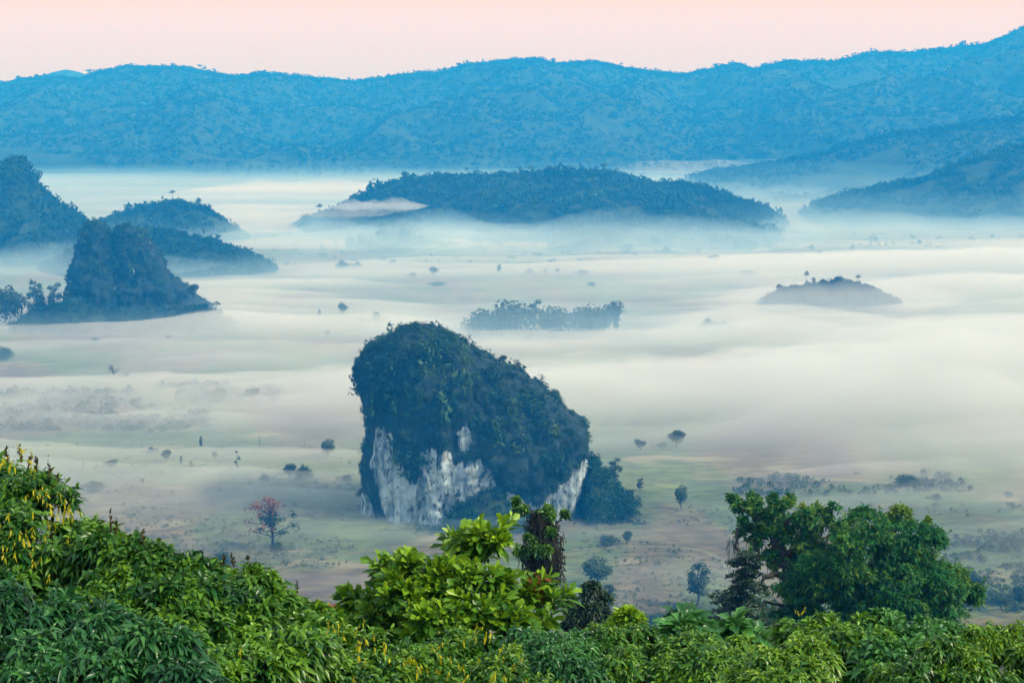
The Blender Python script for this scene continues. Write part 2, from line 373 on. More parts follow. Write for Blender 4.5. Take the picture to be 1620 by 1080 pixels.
HILLS['lsteep'].forest('forest', 'forest on the steep left edge hill', 4200, 4.0, T_MID, clear=0.2)
Hill('lspur', 'hill', 'dark green wooded spur sloping down to the mist behind the left rock', 1900,
     [(120, 392), (160, 372), (200, 361), (240, 358), (280, 361), (310, 368), (340, 377), (370, 387), (400, 399), (430, 411), (447, 426), (458, 440)], 110, 150, tree=5, seed=9, pw=1.1)
HILLS['lspur'].forest('forest', 'trees on the dark green spur', 1700, 3.6, T_MID, clear=0.2, tint=0.5)
Hill('island', 'hill', 'low island of ground rising out of the mist at right', 1590,
     [(1190, 484), (1215, 464), (1240, 453), (1280, 447), (1320, 442), (1350, 443), (1380, 452), (1410, 466), (1440, 488)], 70, 70, tree=1, seed=10, pw=1.0, nx=80, ny=40)
HILLS['island'].forest('scrub', 'scrub on the low island in the mist', 700, 1.6, T_MID, clear=0.3, cs=40, tint=0.4)
Hill('mound', 'hill', 'small dark mound half sunk in the mist right of the tree belt', 1420,
     [(1080, 535), (1092, 520), (1110, 508), (1130, 504), (1150, 509), (1175, 520), (1200, 536)], 30, 40, tree=2, seed=11, pw=1.0, nx=60, ny=40)
HILLS['mound'].forest('scrub', 'scrub on the small dark mound', 320, 2.0, T_MID, clear=0.1, tint=0.3)

# ------------------------------------------------------------------ mist and haze
def volume_mat(name, color, density, absorb=(1, 1, 1), aniso=0.0):
    m, n, o = newmat(name)
    v = n.nodes.new('ShaderNodeVolumePrincipled')
    v.inputs['Color'].default_value = (*color, 1); v.inputs['Density'].default_value = density
    v.inputs['Absorption Color'].default_value = (*absorb, 1); v.inputs['Anisotropy'].default_value = aniso
    n.links.new(v.outputs[0], o.inputs['Volume'])
    return m
MIST_D = 0.018
M_MIST = volume_mat('mist_air', (0.89, 0.915, 0.90), MIST_D, absorb=(0, 0, 0))
M_HAZE = volume_mat('haze_air', (0.015, 0.345, 1.0), 2.75e-4)
TV = [262, 285, 305, 330, 370, 400, 430, 460, 490, 520, 560, 600, 640, 680, 720, 760, 800, 850, 900, 975]
TU = [0, 200, 400, 600, 800, 1000, 1200, 1400, 1620]
TT = np.array([
 [0, 0, 0, 0, 0, 0, 0, 0, 0],
 [0, .1, .25, .15, 0, 0, 0, 0, 0],
 [.1, .5, 1.1, .8, .05, .05, .05, 0, 0],
 [.1, .4, 1.2, .2, .05, .05, .1, 0, 0],
 [.1, .2, .5, .2, .15, .1, .05, .05, .15],
 [.1, .1, .4, .5, .35, .25, .25, .8, 1.6],
 [.1, .1, .6, 1.0, 1.1, 1.2, 1.6, 2.4, 2.8],
 [.1, .2, 1.2, 1.3, 1.7, 2.0, 2.3, 2.4, 2.8],
 [.35, .45, 1.2, 1.2, .6, .6, 2.0, 2.0, 2.8],
 [.5, .6, 1.5, 1.2, .35, .4, 1.8, 2.2, 2.6],
 [1.5, 2.0, 2.3, 2.3, 2.6, 2.6, 2.6, 2.6, 2.7],
 [1.3, 1.7, 2.2, 2.5, 2.6, 2.9, 3.0, 3.0, 2.8],
 [1.0, 1.1, 1.5, 2.2, 2.4, 2.7, 2.9, 2.9, 3.0],
 [1.4, 1.5, 1.9, 2.1, 2.0, 2.3, 2.6, 2.8, 3.0],
 [1.0, 1.1, 1.5, 1.7, 1.4, 1.3, 1.5, 1.8, 2.4],
 [.75, .8, 1.1, 1.4, .9, .7, .7, .8, 1.1],
 [.5, .5, .7, 1.0, .55, .5, .45, .45, .55],
 [.3, .3, .35, .4, .4, .35, .3, .35, .4],
 [.2, .2, .25, .25, .25, .25, .25, .25, .3],
 [.12, .12, .12, .12, .12, .12, .12, .12, .12]])
def table(u, v):
    v = np.clip(v, TV[0], TV[-1]); u = np.clip(u, TU[0], TU[-1])
    iv = np.clip(np.searchsorted(TV, v) - 1, 0, len(TV) - 2); iu = np.clip(np.searchsorted(TU, u) - 1, 0, len(TU) - 2)
    tv = np.array(TV, float); tu = np.array(TU, float)
    a = (v - tv[iv]) / (tv[iv + 1] - tv[iv]); b = (u - tu[iu]) / (tu[iu + 1] - tu[iu])
    a = a * a * (3 - 2 * a); b = b * b * (3 - 2 * b)
    return (TT[iv, iu] * (1 - a) * (1 - b) + TT[iv + 1, iu] * a * (1 - b) + TT[iv, iu + 1] * (1 - a) * b + TT[iv + 1, iu + 1] * a * b)
def sheet(name, mat, top, bottom, X, Y, label):
    ny, nx = X.shape; N = nx * ny
    V = np.concatenate([np.stack([X, Y, top], -1).reshape(-1, 3), np.stack([X, Y, bottom], -1).reshape(-1, 3)])
    i = np.arange(N).reshape(ny, nx)
    ring = np.concatenate([i[0, :-1], i[:-1, -1], i[-1, :0:-1], i[:0:-1, 0]]); nxt = np.roll(ring, -1)
    F = np.concatenate([grid_tris(nx, ny), grid_tris(nx, ny, True) + N, np.stack([ring, ring + N, nxt + N], 1), np.stack([ring, nxt + N, nxt], 1)])
    m = MB(); m.add(V, F)
    return tag(m.obj(name, mat, smooth=True), label, 'mist', kind='stuff')
my = np.geomspace(590, 3500, 330); ms = np.linspace(-1, 1, 300)
MX = ms[None, :] * (my * 0.40)[:, None]; MY = np.repeat(my[:, None], len(ms), 1)
sin_t = EYE / np.sqrt(EYE ** 2 + MY ** 2)
MU = 810 + MX / MY * FPX * 0.985; MV = 540 + FPX * np.tan(np.arctan(EYE / MY) - PITCH)
tau = table(MU, MV)
nz_ = fbm(MX / 170, MY / 210, o=5, seed=21); nz2 = fbm(MX / 420, MY / 110 + 0.15 * fbm(MX / 90, MY / 90, o=2, seed=3), o=4, seed=22)
wx = fbm(MX / 120, MY / 150, o=3, seed=41) * 2.2; nz3 = 1 - np.abs(2 * fbm(MX / 95 + wx, MY / 75 - wx, o=3, seed=43) - 1)
nz4 = fbm(MX / 520 + 0.4 * nz_, MY / 48 + 0.8 * nz_, o=4, seed=47)
fac = np.clip(-0.20 + 2.1 * (0.42 * nz_ + 0.36 * nz2 + 0.22 * nz4) + 0.35 * (nz3 - 0.62), 0.04, 2.2) * (0.92 + 0.08 * sstep(700, 1250, MU))
fac = fac * (0.35 + 0.65 * sstep(0.32, 0.62, nz2) * 1.35)
TH = tau * fac * sin_t / MIST_D
edge = sstep(1.0, 0.9, np.abs(ms))[None, :] * sstep(590, 640, my)[:, None] * sstep(3500, 3300, my)[:, None]
GZ = ground_z(MX, MY)
sheet('mist', M_MIST, GZ - 0.8 + (TH + 0.8) * edge, GZ - 4.0, MX, MY, 'white morning mist lying in streaks over the valley floor')
vy = np.geomspace(640, 5400, 150); VS = np.linspace(-1, 1, 110)[None, :]; VX = VS * (vy * 0.42)[:, None]; VY = np.repeat(vy[:, None], 110, 1); VG = ground_z(VX, VY)
for i, (top, den, col, y0, y1, lab) in enumerate((
        (60, 0.00040, (0.30, 0.66, 1.0), 1500, 3200, 'thin blue mist over the far valley around the wooded hills'),
        (42, 0.0007, (0.38, 0.72, 1.0), 1100, 2400, 'thin pale blue mist over the far plain'),
        (30, 0.0010, (0.45, 0.76, 1.0), 760, 1800, 'thin pale mist reaching the foot of the wooded hills'),
        (18, 0.0016, (0.55, 0.82, 1.0), 640, 1300, 'thin pale veil of mist over the middle of the valley'))):
    n_ = np.clip((fbm(VX / 900, VY / 1400, o=2, seed=131 + i * 7) - 0.25) * 2.0, 0, 1.1)
    VT = (top * (0.55 + 0.6 * n_) + 0.8) * sstep(y0, y1, VY) * (0.48 + 0.52 * sstep(4300, 2500, VY)) * sstep(1.0, 0.9, np.abs(VS))
    sheet('mist', volume_mat('veil_air', col, den), VG - 0.7 + VT, VG - 4.5, VX, VY, lab)
def bank(px, row, D, rx, ry, rz, label, seed, mat=None):
    """a drifting ridge of mist: thick along its spine, thinning steadily to its edges"""
    c = at(px, row, D); u, v = np.meshgrid(np.linspace(-1, 1, 110), np.linspace(-1, 1, 50))
    X = c[0] + u * rx + 0.12 * rx * v; Y = c[1] + v * ry + ry * 0.5 * (fbm(u * 2.5 + seed, u * 0 + 3.1, o=3, seed=seed) - 0.5)
    n_ = 0.35 + 1.3 * fbm(X / (rx * 0.30) + seed, Y / (ry * 0.8), o=4, seed=seed)
    g = (1 - np.abs(u) ** 2.2) * (1 - np.abs(v)) * n_
    return sheet('mist_bank', mat or M_BANK, c[2] + rz * g + 0.02, c[2] - 0.7 * rz * g - 0.02, X, Y, label)
M_BANK = volume_mat('bank_air', (0.96, 0.98, 0.96), 0.007)
M_WISP = volume_mat('wisp_air', (0.82, 0.93, 1.0), 0.016)
bank(598, 327, 2270, 62, 34, 12, 'small tongue of white mist on the flank of the middle hill', 5, M_WISP)
bank(545, 338, 2260, 64, 34, 9, 'pale tail of mist trailing left of the mist tongue', 6)
bank(1085, 266, 3900, 190, 190, 20, 'glowing pocket of mist behind the middle hill crest', 7, volume_mat('pocket_air', (1.0, 0.98, 0.97), 0.0028))
bank(470, 303, 3250, 220, 150, 18, 'long white bank of mist behind the small rounded hill', 8)
bank(1330, 474, 1525, 110, 50, 19, 'soft white bank of mist wrapping the low island', 12)
bank(1130, 528, 1370, 55, 30, 14, 'soft bank of mist in front of the small dark mound', 13)
M_FOOT = volume_mat('foot_air', (0.50, 0.80, 1.0), 0.0045)
bank(860, 382, 2090, 340, 110, 34, 'blue mist drifting along the foot of the middle hill', 21, M_FOOT)
bank(560, 378, 2110, 180, 100, 28, 'blue mist trailing off the left end of the middle hill', 22, M_FOOT)
bank(1420, 366, 2340, 320, 80, 24, 'blue mist drifting along the foot of the lower right hill', 23, M_FOOT)
bank(1150, 372, 2350, 150, 70, 26, 'blue mist in the gap between the middle hill and the right hills', 24, M_FOOT)
bank(60, 420, 1830, 190, 70, 22, 'blue mist along the foot of the steep left edge hill', 26, M_FOOT)
bank(870, 524, 1345, 150, 60, 24, 'pale mist lying against the misty grove', 27, M_FOOT)
bank(720, 838, 752, 95, 22, 5, 'thin haze of mist along the foot of the limestone tower', 28, M_FOOT)
bank(190, 328, 3000, 150, 110, 13, 'thin white bank of mist left of the small rounded hill', 9)
# haze: one box of even air round everything
hx, hy0, hy1, hz0, hz1 = 5200, -320, 7600, -14, 440
m = MB(); v = [(x, y, z) for x in (-hx, hx) for y in (hy0, hy1) for z in (hz0, hz1)]
m.add(v, [(0, 1, 3), (0, 3, 2), (4, 6, 7), (4, 7, 5), (0, 4, 5), (0, 5, 1), (2, 3, 7), (2, 7, 6), (0, 2, 6), (0, 6, 4), (1, 5, 7), (1, 7, 3)])
tag(m.obj('haze', M_HAZE), 'thin blue morning haze filling the valley air', 'haze', kind='stuff')

# ------------------------------------------------------------------ limestone towers
def rock_mat():
    m, n, o = newmat('limestone')
    at_ = n.nodes.new('ShaderNodeAttribute'); at_.attribute_name = 'bare'
    tcd = n.nodes.new('ShaderNodeTexCoord')
    def nz(scale, detail, st, dist=0.0):
        mp = n.nodes.new('ShaderNodeMapping'); mp.inputs['Scale'].default_value = st; n.links.new(tcd.outputs['Object'], mp.inputs[0])
        t = n.nodes.new('ShaderNodeTexNoise'); t.inputs['Scale'].default_value = scale; t.inputs['Detail'].default_value = detail; t.inputs['Distortion'].default_value = dist
        n.links.new(mp.outputs[0], t.inputs['Vector']); return t.outputs[0]
    st = nz(0.42, 7, (1, 1, 0.13)); 
    ma = n.nodes.new('ShaderNodeMath'); ma.operation = 'MULTIPLY_ADD'; ma.inputs[1].default_value = 1.45
    n.links.new(st, ma.inputs[0]); 
    sb = n.nodes.new('ShaderNodeMath'); sb.operation = 'ADD'; sb.inputs[1].default_value = -0.71
    n.links.new(at_.outputs['Fac'], sb.inputs[0]); n.links.new(sb.outputs[0], ma.inputs[2])
    mask = ramp(n, [(0.40, (0, 0, 0)), (0.56, (1, 1, 1))], ma.outputs[0])
    dark = ramp(n, [(0.3, (0.005, 0.016, 0.018)), (0.6, (0.016, 0.036, 0.036)), (0.8, (0.05, 0.075, 0.07))], nz(0.35, 7, (1, 1, 0.3)))
    light = ramp(n, [(0.24, (0.15, 0.19, 0.22)), (0.38, (0.40, 0.49, 0.54)), (0.60, (0.53, 0.62, 0.65)), (0.74, (0.44, 0.42, 0.35))], nz(0.28, 8, (1, 1, 0.42), 0.4))
    pits = ramp(n, [(0.34, (0.15, 0.18, 0.19)), (0.44, (1, 1, 1))], nz(0.55, 9, (1, 1, 0.45), 0.4))
    mu = n.nodes.new('ShaderNodeMixRGB'); mu.blend_type = 'MULTIPLY'; mu.inputs[0].default_value = 1
    n.links.new(light.outputs[0], mu.inputs[1]); n.links.new(pits.outputs[0], mu.inputs[2])
    stain = ramp(n, [(0.40, (0.30, 0.36, 0.40)), (0.54, (0.85, 0.90, 0.93))], nz(0.26, 6, (1, 1, 0.10), 0.3))
    ms_ = n.nodes.new('ShaderNodeMixRGB'); ms_.blend_type = 'MULTIPLY'; ms_.inputs[0].default_value = 1
    n.links.new(mu.outputs[0], ms_.inputs[1]); n.links.new(stain.outputs[0], ms_.inputs[2]); mu = ms_
    mi = n.nodes.new('ShaderNodeMixRGB'); n.links.new(mask.outputs[0], mi.inputs[0]); n.links.new(dark.outputs[0], mi.inputs[1]); n.links.new(mu.outputs[0], mi.inputs[2])
    p = n.nodes.new('ShaderNodeBsdfPrincipled'); p.inputs['Roughness'].default_value = 0.9; p.inputs['Specular IOR Level'].default_value = 0.2
    n.links.new(mi.outputs[0], p.inputs['Base Color'])
    b = n.nodes.new('ShaderNodeBump'); b.inputs['Strength'].default_value = 0.9; b.inputs['Distance'].default_value = 0.8
    n.links.new(nz(0.6, 8, (1, 1, 0.35)), b.inputs['Height']); n.links.new(b.outputs[0], p.inputs['Normal'])
    n.links.new(p.outputs[0], o.inputs[0])
    return m
M_ROCK = rock_mat()
def poly_sd(px, py, poly):
    P = np.array(poly, float); Q = np.roll(P, -1, 0); d = np.full(px.shape, 1e9); ins = np.zeros(px.shape, bool)
    for (ax, ay), (bx, by) in zip(P, Q):
        ex, ey = bx - ax, by - ay; t = np.clip(((px - ax) * ex + (py - ay) * ey) / (ex * ex + ey * ey + 1e-9), 0, 1)
        d = np.minimum(d, np.hypot(px - ax - t * ex, py - ay - t * ey))
        c = (ay > py) != (by > py)
        with np.errstate(divide='ignore', invalid='ignore'): ins ^= c & (px < ex * (py - ay) / (by - ay if by != ay else 1e-9) + ax)
    return np.where(ins, d, -d)
def karst(name, label, D, left, right, depth, bare, base_z, nu=280, nv=170, amp=3.0, seed=1, nb=1500, br=(1.2, 2.6), front_veg=0.8, side=0.25, grow=4.0):
    rowL, xl = [a[1] for a in left], [a[0] for a in left]; rowR, xr = [a[1] for a in right], [a[0] for a in right]
    top = min(rowL[0], rowR[0]); zt = at(810, top, D)[2]
    zs = base_z + (zt - base_z) * (1 - (1 - np.linspace(0, 1, nv)) ** 1.25)
    rows = 540 + FPX * np.tan(np.arctan((EYE - zs) / D) - PITCH)
    L = (np.interp(rows, rowL, xl) - 810) * mpp(D) / 0.985; R = (np.interp(rows, rowR, xr) - 810) * mpp(D) / 0.985
    cx = (L + R) / 2; a = np.maximum((R - L) / 2, 0.15)
    amax = a.max()
    b = depth * (a / amax) ** 0.55
    th = np.linspace(0, 2 * np.pi, nu, endpoint=False); e = 0.80
    cs, sn = np.cos(th), np.sin(th)
    ux, uy = np.sign(cs) * np.abs(cs) ** e, np.sign(sn) * np.abs(sn) ** e
    X = cx[:, None] + a[:, None] * ux; Y = D + b[:, None] * uy + 0 * X; Z = np.repeat(zs[:, None], nu, 1)
    ox, oy = ux[None] / a[:, None], uy[None] / b[:, None]; ln = np.hypot(ox, oy); ox, oy = ox / ln, oy / ln
    n1 = fbm(X / 16, Y / 16, Z / 22, o=5, seed=seed) - 0.5; n2 = fbm(X / 4.5, Y / 4.5, Z / 26, o=3, seed=seed + 7) - 0.5; n3 = fbm(X / 5, Y / 5, Z / 5, o=3, seed=seed + 9) - 0.5
    front = np.clip(np.abs(oy), 0, 1)                    # keep the outline at the sides, carve more on the faces
    d = (n1 * amp * 3.2 + n2 * amp * 1.0 + n3 * amp * 0.8) * (side + (1 - side) * front) * np.clip(a / 8, 0.1, 1)[:, None]
    X = X + ox * d; Y = Y + oy * d
    V = np.stack([X, Y, Z], -1).reshape(-1, 3)
    i = np.arange(nu * nv).reshape(nv, nu); j = np.roll(i, -1, 1)
    F = np.concatenate([np.stack([i[:-1], j[:-1], j[1:]], -1).reshape(-1, 3), np.stack([i[:-1], j[1:], i[1:]], -1).reshape(-1, 3)])
    V = np.concatenate([V, [[cx[-1], D, zs[-1] + 0.6]]]); F = np.concatenate([F, np.stack([i[-1], j[-1], np.full(nu, len(V) - 1)], -1)])
    # bare limestone
    PX = 810 + X / D * FPX * 0.985; PR = np.repeat(rows[:, None], nu, 1)
    sd = np.full(X.shape, -60.0)
    for pl in bare: sd = np.maximum(sd, poly_sd(PX, PR, pl))
    bv = np.where(oy < -0.05, np.clip(0.5 + (sd + grow * 842 / D) / (26.0 * 842 / D), 0, 1), np.clip((fbm(X / 20, Y / 20, Z / 40, o=3, seed=seed + 3) - 0.58) * 3, 0, 0.25))
    c = np.array([cx[0], D, base_z]); 
    root = empty(name, c, label, 'rock')
    m = MB(); m.add(V, F)
    m.obj('cliff', M_ROCK, root, smooth=True, offset=c, attrs={'bare': np.append(bv.ravel(), 0)})
    # plants clinging to it
    Vg = V[:-1].reshape(nv, nu, 3)
    iv = np.clip((RNG.uniform(0, 1, nb * 3) ** 0.9 * nv).astype(int), 0, nv - 1); iu = RNG.integers(0, nu, nb * 3)
    slope_up = np.gradient(b)[iv] * -1
    p = Vg[iv, iu]; bb = bv[iv, iu]; pn = np.stack([ox[iv, iu], oy[iv, iu]], -1)
    g = fbm(p[:, 0] / 9, p[:, 1] / 9, p[:, 2] / 9, o=3, seed=seed + 21)
    facing = pn[:, 1] < -0.1
    pr = np.where(bb > 0.36, 0.0, np.where(facing, front_veg, 0.9)) * np.where(g > 0.40, 1, 0.35)
    k = RNG.uniform(0, 1, len(p)) < pr; p, pn, iv = p[k][:nb], pn[k][:nb], iv[k][:nb]
    hi = iv / nv
    sc = RNG.uniform(br[0], br[1], len(p)) * (0.70 + 0.5 * hi) * np.exp(RNG.normal(0, 0.38, len(p)))
    sc = sc * (0.55 + 0.45 * np.abs(pn[:, 1])) * np.where((RNG.uniform(0, 1, len(p)) < 0.13) & (np.abs(pn[:, 1]) > 0.7) & (hi < 0.78), 2.0, 0.88) * np.where(hi > 0.9, 0.75, 1.0)
    tn = np.clip(0.40 + (fbm(p[:, 0] / 12, p[:, 1] / 12, p[:, 2] / 12, o=3, seed=seed + 30) - 0.5) * 1.2 + RNG.normal(0, 0.17, len(p)), 0.02, 1)
    p = p + np.column_stack([pn * 0.15 * sc[:, None], -0.45 * sc])
    m = MB(); scatter(m, T_BUSH, p, sc, tn, zs=RNG.uniform(0.8, 1.5, len(p)))
    f = m.obj('foliage', M_ROCKLEAF, root, offset=c)
    return root, c, Vg
ROCK_D = 821
rock, rock_c, RV = karst('limestone_tower', 'huge blunt limestone tower with white cliff patches and dark bushes', ROCK_D,
    [(655, 516), (640, 519), (620, 531), (600, 537), (585, 547), (576, 557), (568, 576), (569, 600), (574, 620), (578, 640), (581, 660), (582, 690), (578, 720), (576, 745), (574, 775), (573, 800), (573, 860)],
    [(662, 516), (690, 520), (705, 525), (735, 543), (760, 558), (790, 576), (810, 584), (830, 595), (855, 610), (880, 630), (890, 643), (908, 657), (925, 667), (931, 682), (928, 705), (925, 735), (924, 770), (920, 800), (914, 860)],
    34, [[(607, 690), (616, 682), (622, 705), (632, 722), (642, 742), (655, 748), (668, 752), (678, 737), (690, 723), (712, 717), (735, 718), (757, 713), (770, 722), (779, 740), (772, 758), (755, 765), (735, 768), (725, 785), (715, 800), (700, 812), (685, 822), (668, 827), (645, 819), (634, 835), (628, 820), (622, 790), (615, 765), (607, 745), (602, 718)],
         [(806, 762), (830, 776), (850, 790), (865, 775), (880, 765), (890, 757), (898, 758), (908, 738), (927, 728), (926, 770), (920, 800), (912, 832), (895, 838), (885, 815), (868, 815), (850, 800), (830, 795)],
         [(735, 664), (739, 664), (739, 680), (736, 680)], [(680, 700), (688, 698), (690, 722), (684, 722)], [(708, 700), (714, 700), (714, 718), (709, 718)], [(606, 670), (614, 676), (612, 690), (606, 690)],
         [(576, 775), (584, 790), (588, 830), (580, 830)]], -4, seed=11, nb=3000, amp=4.6, grow=7.0)
KARST_D = 1480
karst2, karst2_c, KV = karst('limestone_tower', 'dark twin topped limestone outcrop with tufted trees at the left', KARST_D,
    [(158, 351), (148, 353), (142, 362), (138, 378), (132, 400), (124, 420), (120, 440), (117, 470), (110, 495), (100, 520)],
    [(163, 351), (170, 357), (178, 367), (187, 386), (198, 420), (212, 470), (222, 520)],
    45, [], -4, nu=200, nv=120, amp=6.5, seed=23, nb=1100, br=(1.3, 3.2), side=0.5, grow=-3.0, front_veg=0.75)
r2_, c2_, _ = karst('limestone_tower', 'x', KARST_D + 6, [(206, 356), (199, 361), (190, 371), (181, 392), (172, 430), (162, 470), (150, 520)],
    [(212, 356), (222, 363), (235, 378), (248, 395), (262, 415), (270, 432), (285, 445), (303, 455), (312, 470), (330, 482), (350, 498), (365, 520)],
    45, [[(196, 422), (201, 424), (206, 456), (203, 458)], [(230, 414), (233, 418), (233, 426), (231, 426)]], -4,
    nu=220, nv=120, amp=6.5, seed=29, nb=1500, br=(1.3, 3.2), side=0.5, grow=-3.0, front_veg=0.75)
for ch in list(r2_.children):
    ch.parent = karst2; ch.location = tuple(c2_ - karst2_c)
bpy.data.objects.remove(r2_)

# wooded shoulder of fallen rock at the right foot of the tower
def skirt(label, outline, D, base_z, ydepth, n, parent_c, root, seed, r=(1.4, 3.2)):
    # outline: (px,row) crest of the slope
    P = np.array([at(p, q, D) for p, q in outline]); x = np.linspace(P[0, 0], P[-1, 0], 50); zc = np.interp(x, P[:, 0], P[:, 2])
    t = np.linspace(-1, 1, 30); X = np.repeat(x[None], 30, 0); Y = D + t[:, None] * ydepth + 0 * X
    Z = base_z + (zc[None] - base_z - 2.0) * (1 - np.abs(t[:, None]) ** 1.4) + (fbm(X / 8, Y / 8, o=3, seed=seed) - 0.5) * 5
    m = MB(); m.add(np.stack([X, Y, Z], -1), grid_tris(50, 30)); m.obj('talus', M_HILL, root, smooth=True, offset=parent_c)
    i, j = RNG.integers(0, 22, n), RNG.integers(0, 50, n)
    p = np.stack([X[i, j], Y[i, j], Z[i, j]], 1) + RNG.normal(0, 0.8, (n, 3)); sc = RNG.uniform(*r, n)
    p[:, 2] -= sc * 0.3
    tn = np.clip(0.42 + (fbm(p[:, 0] / 10, p[:, 2] / 10, o=3, seed=seed + 5) - 0.5) * 0.9 + RNG.normal(0, 0.1, n), 0, 1)
    m = MB(); scatter(m, T_BUSH, p, sc, tn, zs=RNG.uniform(0.8, 1.4, n)); m.obj('foliage', M_ROCKLEAF, root, offset=parent_c)
skirt('', [(912, 850), (924, 770), (932, 714), (950, 738), (975, 768), (995, 790), (1008, 812), (1014, 838), (1020, 850)], ROCK_D - 4, -4, 26, 620, rock_c, rock, 3)
skirt('', [(560, 855), (600, 838), (640, 834), (690, 826), (720, 800), (750, 778), (785, 768), (815, 795), (845, 822), (880, 845), (930, 855)], ROCK_D - 36, -4, 16, 560, rock_c, rock, 4, (1.2, 2.6))
skirt('', [(20, 512), (50, 488), (100, 474), (160, 482), (220, 488), (280, 484), (320, 482), (345, 492), (372, 512)], KARST_D - 50, -4, 40, 700, karst2_c, karst2, 5, (1.8, 3.6))

# ------------------------------------------------------------------ valley trees (built once per kind, 10 m tall)
def kind_tree(kind, seed):
    rng = np.random.default_rng(seed); tr, cr_ = MB(), MB(); bark, leaf = M_BARK, M_TREE
    def limb(p, q, r0, r1): tube(tr, wob(p, q, 5, 0.05), np.linspace(r0, r1, 5), 6)
    if kind == 'round':
        limb((0, 0, -1), (0.1, 0, 4.2), 0.35, 0.22)
        lm = [(rng.normal() * 1.3, rng.normal() * 1.3, 5.6 + rng.uniform(-1.8, 2.4), *(rng.uniform(1.3, 2.2, 2)), rng.uniform(1.1, 1.8)) for _ in range(11)] + [(0, 0, 5.4, 3.0, 3.0, 3.2)]
        for q in lm[:6]: limb((0.1, 0, 3.6), q[:3], 0.14, 0.04)
        leafcloud(cr_, lm, 1400, 0.38, tint=0.45, shell=(0.5, 1.15))
    elif kind == 'bush':
        for k in range(5): limb((0, 0, -1), (rng.normal() * 1.6, rng.normal() * 1.6, 4), 0.15, 0.05)
        lm = [(rng.normal() * 2.8, rng.normal() * 2.0, rng.uniform(1.5, 6.0), *(rng.uniform(1.6, 2.6, 2)), rng.uniform(1.5, 2.4)) for _ in range(13)] + [(0, 0, 2.5, 4.2, 3.6, 3.6)]
        leafcloud(cr_, lm, 1500, 0.42, tint=0.42, shell=(0.6, 1.15))
    elif kind == 'tall':
        limb((0, 0, -1), (0.25, 0.1, 5.0), 0.30, 0.20); limb((0.25, 0.1, 5.0), (-0.1, 0, 9.0), 0.20, 0.06)
        lm = []
        for k in range(15):
            z = rng.uniform(3.2, 9.4); w = 1.9 * math.sin(math.pi * min(1, (z - 1.5) / 9.5)) + 0.2; a = rng.uniform(0, 6.28)
            lm.append((math.cos(a) * w * 0.75, math.sin(a) * w * 0.75, z, *(rng.uniform(0.8, 1.4, 2)), rng.uniform(0.65, 1.15)))
        for q in lm: limb((0.1, 0, max(2.5, q[2] - 1.6)), q[:3], 0.09, 0.03)
        leafcloud(cr_, lm, 1300, 0.30, tint=0.42, shell=(0.35, 1.2))
    elif kind == 'umbrella':
        limb((0, 0, -1), (0.6, 0, 6.5), 0.26, 0.16); lm = []
        for k in range(9):
            a = rng.uniform(0, 6.28); w = rng.uniform(0.5, 3.6); q = (0.6 + math.cos(a) * w, math.sin(a) * w, 8.6 - 0.12 * w * w + rng.uniform(-0.6, 0.6))
            lm.append((*q, *(rng.uniform(0.9, 1.6, 2)), rng.uniform(0.4, 0.8))); limb((0.6, 0, 6.0), q, 0.12, 0.04)
        leafcloud(cr_, lm, 520, 0.32, tint=0.4)
    elif kind == 'sparse':
        limb((0, 0, -1), (0.2, 0, 8.6), 0.16, 0.06); lm = []
        for z, w in ((9.4, 1.0), (6.9, 0.9), (5.8, 1.2), (4.6, 1.4), (3.5, 0.8), (2.2, 1.1)):
            a = rng.uniform(0, 6.28); q = (math.cos(a) * w * 0.8, math.sin(a) * w * 0.8, z); lm.append((*q, w * 0.75, w * 0.75, 0.45)); limb((0.1, 0, z - 0.5), q, 0.07, 0.03)
        leafcloud(cr_, lm, 320, 0.30, tint=0.35)
    elif kind == 'bare':
        leaf = M_TWIG; limb((0, 0, -1), (0.1, 0, 3.0), 0.25, 0.18)
        for k in range(26):
            a = rng.uniform(0, 6.28); w = rng.uniform(0.8, 4.2); q = np.array([math.cos(a) * w, math.sin(a) * w, rng.uniform(5, 9.8) - 0.25 * w])
            limb((0.1, 0, rng.uniform(2, 3.4)), q, 0.10, 0.02)
            lm = [(*q, 0.9, 0.9, 0.7)]; leafcloud(cr_, lm, 26, 0.34, flat=0.16, shell=(0.2, 1.1), tint=0.5)
    elif kind == 'palm':
        limb((0, 0, -1), (0.1, 0, 6.0), 0.24, 0.2)
        for k in range(34):
            a = rng.uniform(0, 6.28); el = rng.uniform(-0.5, 1.3); L = rng.uniform(2.4, 3.8)
            d = np.array([math.cos(a) * math.cos(el), math.sin(a) * math.cos(el), math.sin(el)])
            pts = [np.array([0.1, 0, 6.0]) + d * L * t + np.array([0, 0, -1.1 * t * t]) for t in (0, 0.35, 0.7, 1)]
            side = norm(np.cross(d, [0, 0, 1.0]) + 1e-6) * 0.28
            V = [pts[0] - side * 0.3, pts[0] + side * 0.3, pts[1] - side, pts[1] + side, pts[2] - side, pts[2] + side, pts[3]]
            cr_.add(V, [(0, 1, 3), (0, 3, 2), (2, 3, 5), (2, 5, 4), (4, 5, 6)], rng.uniform(0.2, 0.5))
    elif kind == 'bamboo':
        lm = []
        for k in range(26):
            a = rng.uniform(0, 6.28); w = rng.uniform(1.2, 4.0); t = np.linspace(0, 1, 6)
            pts = np.stack([math.cos(a) * w * t ** 1.8, math.sin(a) * w * t ** 1.8, 10.2 * t - 1.6 * t ** 4 * w * 0.5], 1); pts[0, 2] = -1
            tube(tr, pts, np.linspace(0.09, 0.03, 6), 5)
            for q in pts[1:]: lm.append((*(q + rng.normal(size=3) * 0.25), 0.8, 0.8, 0.75))
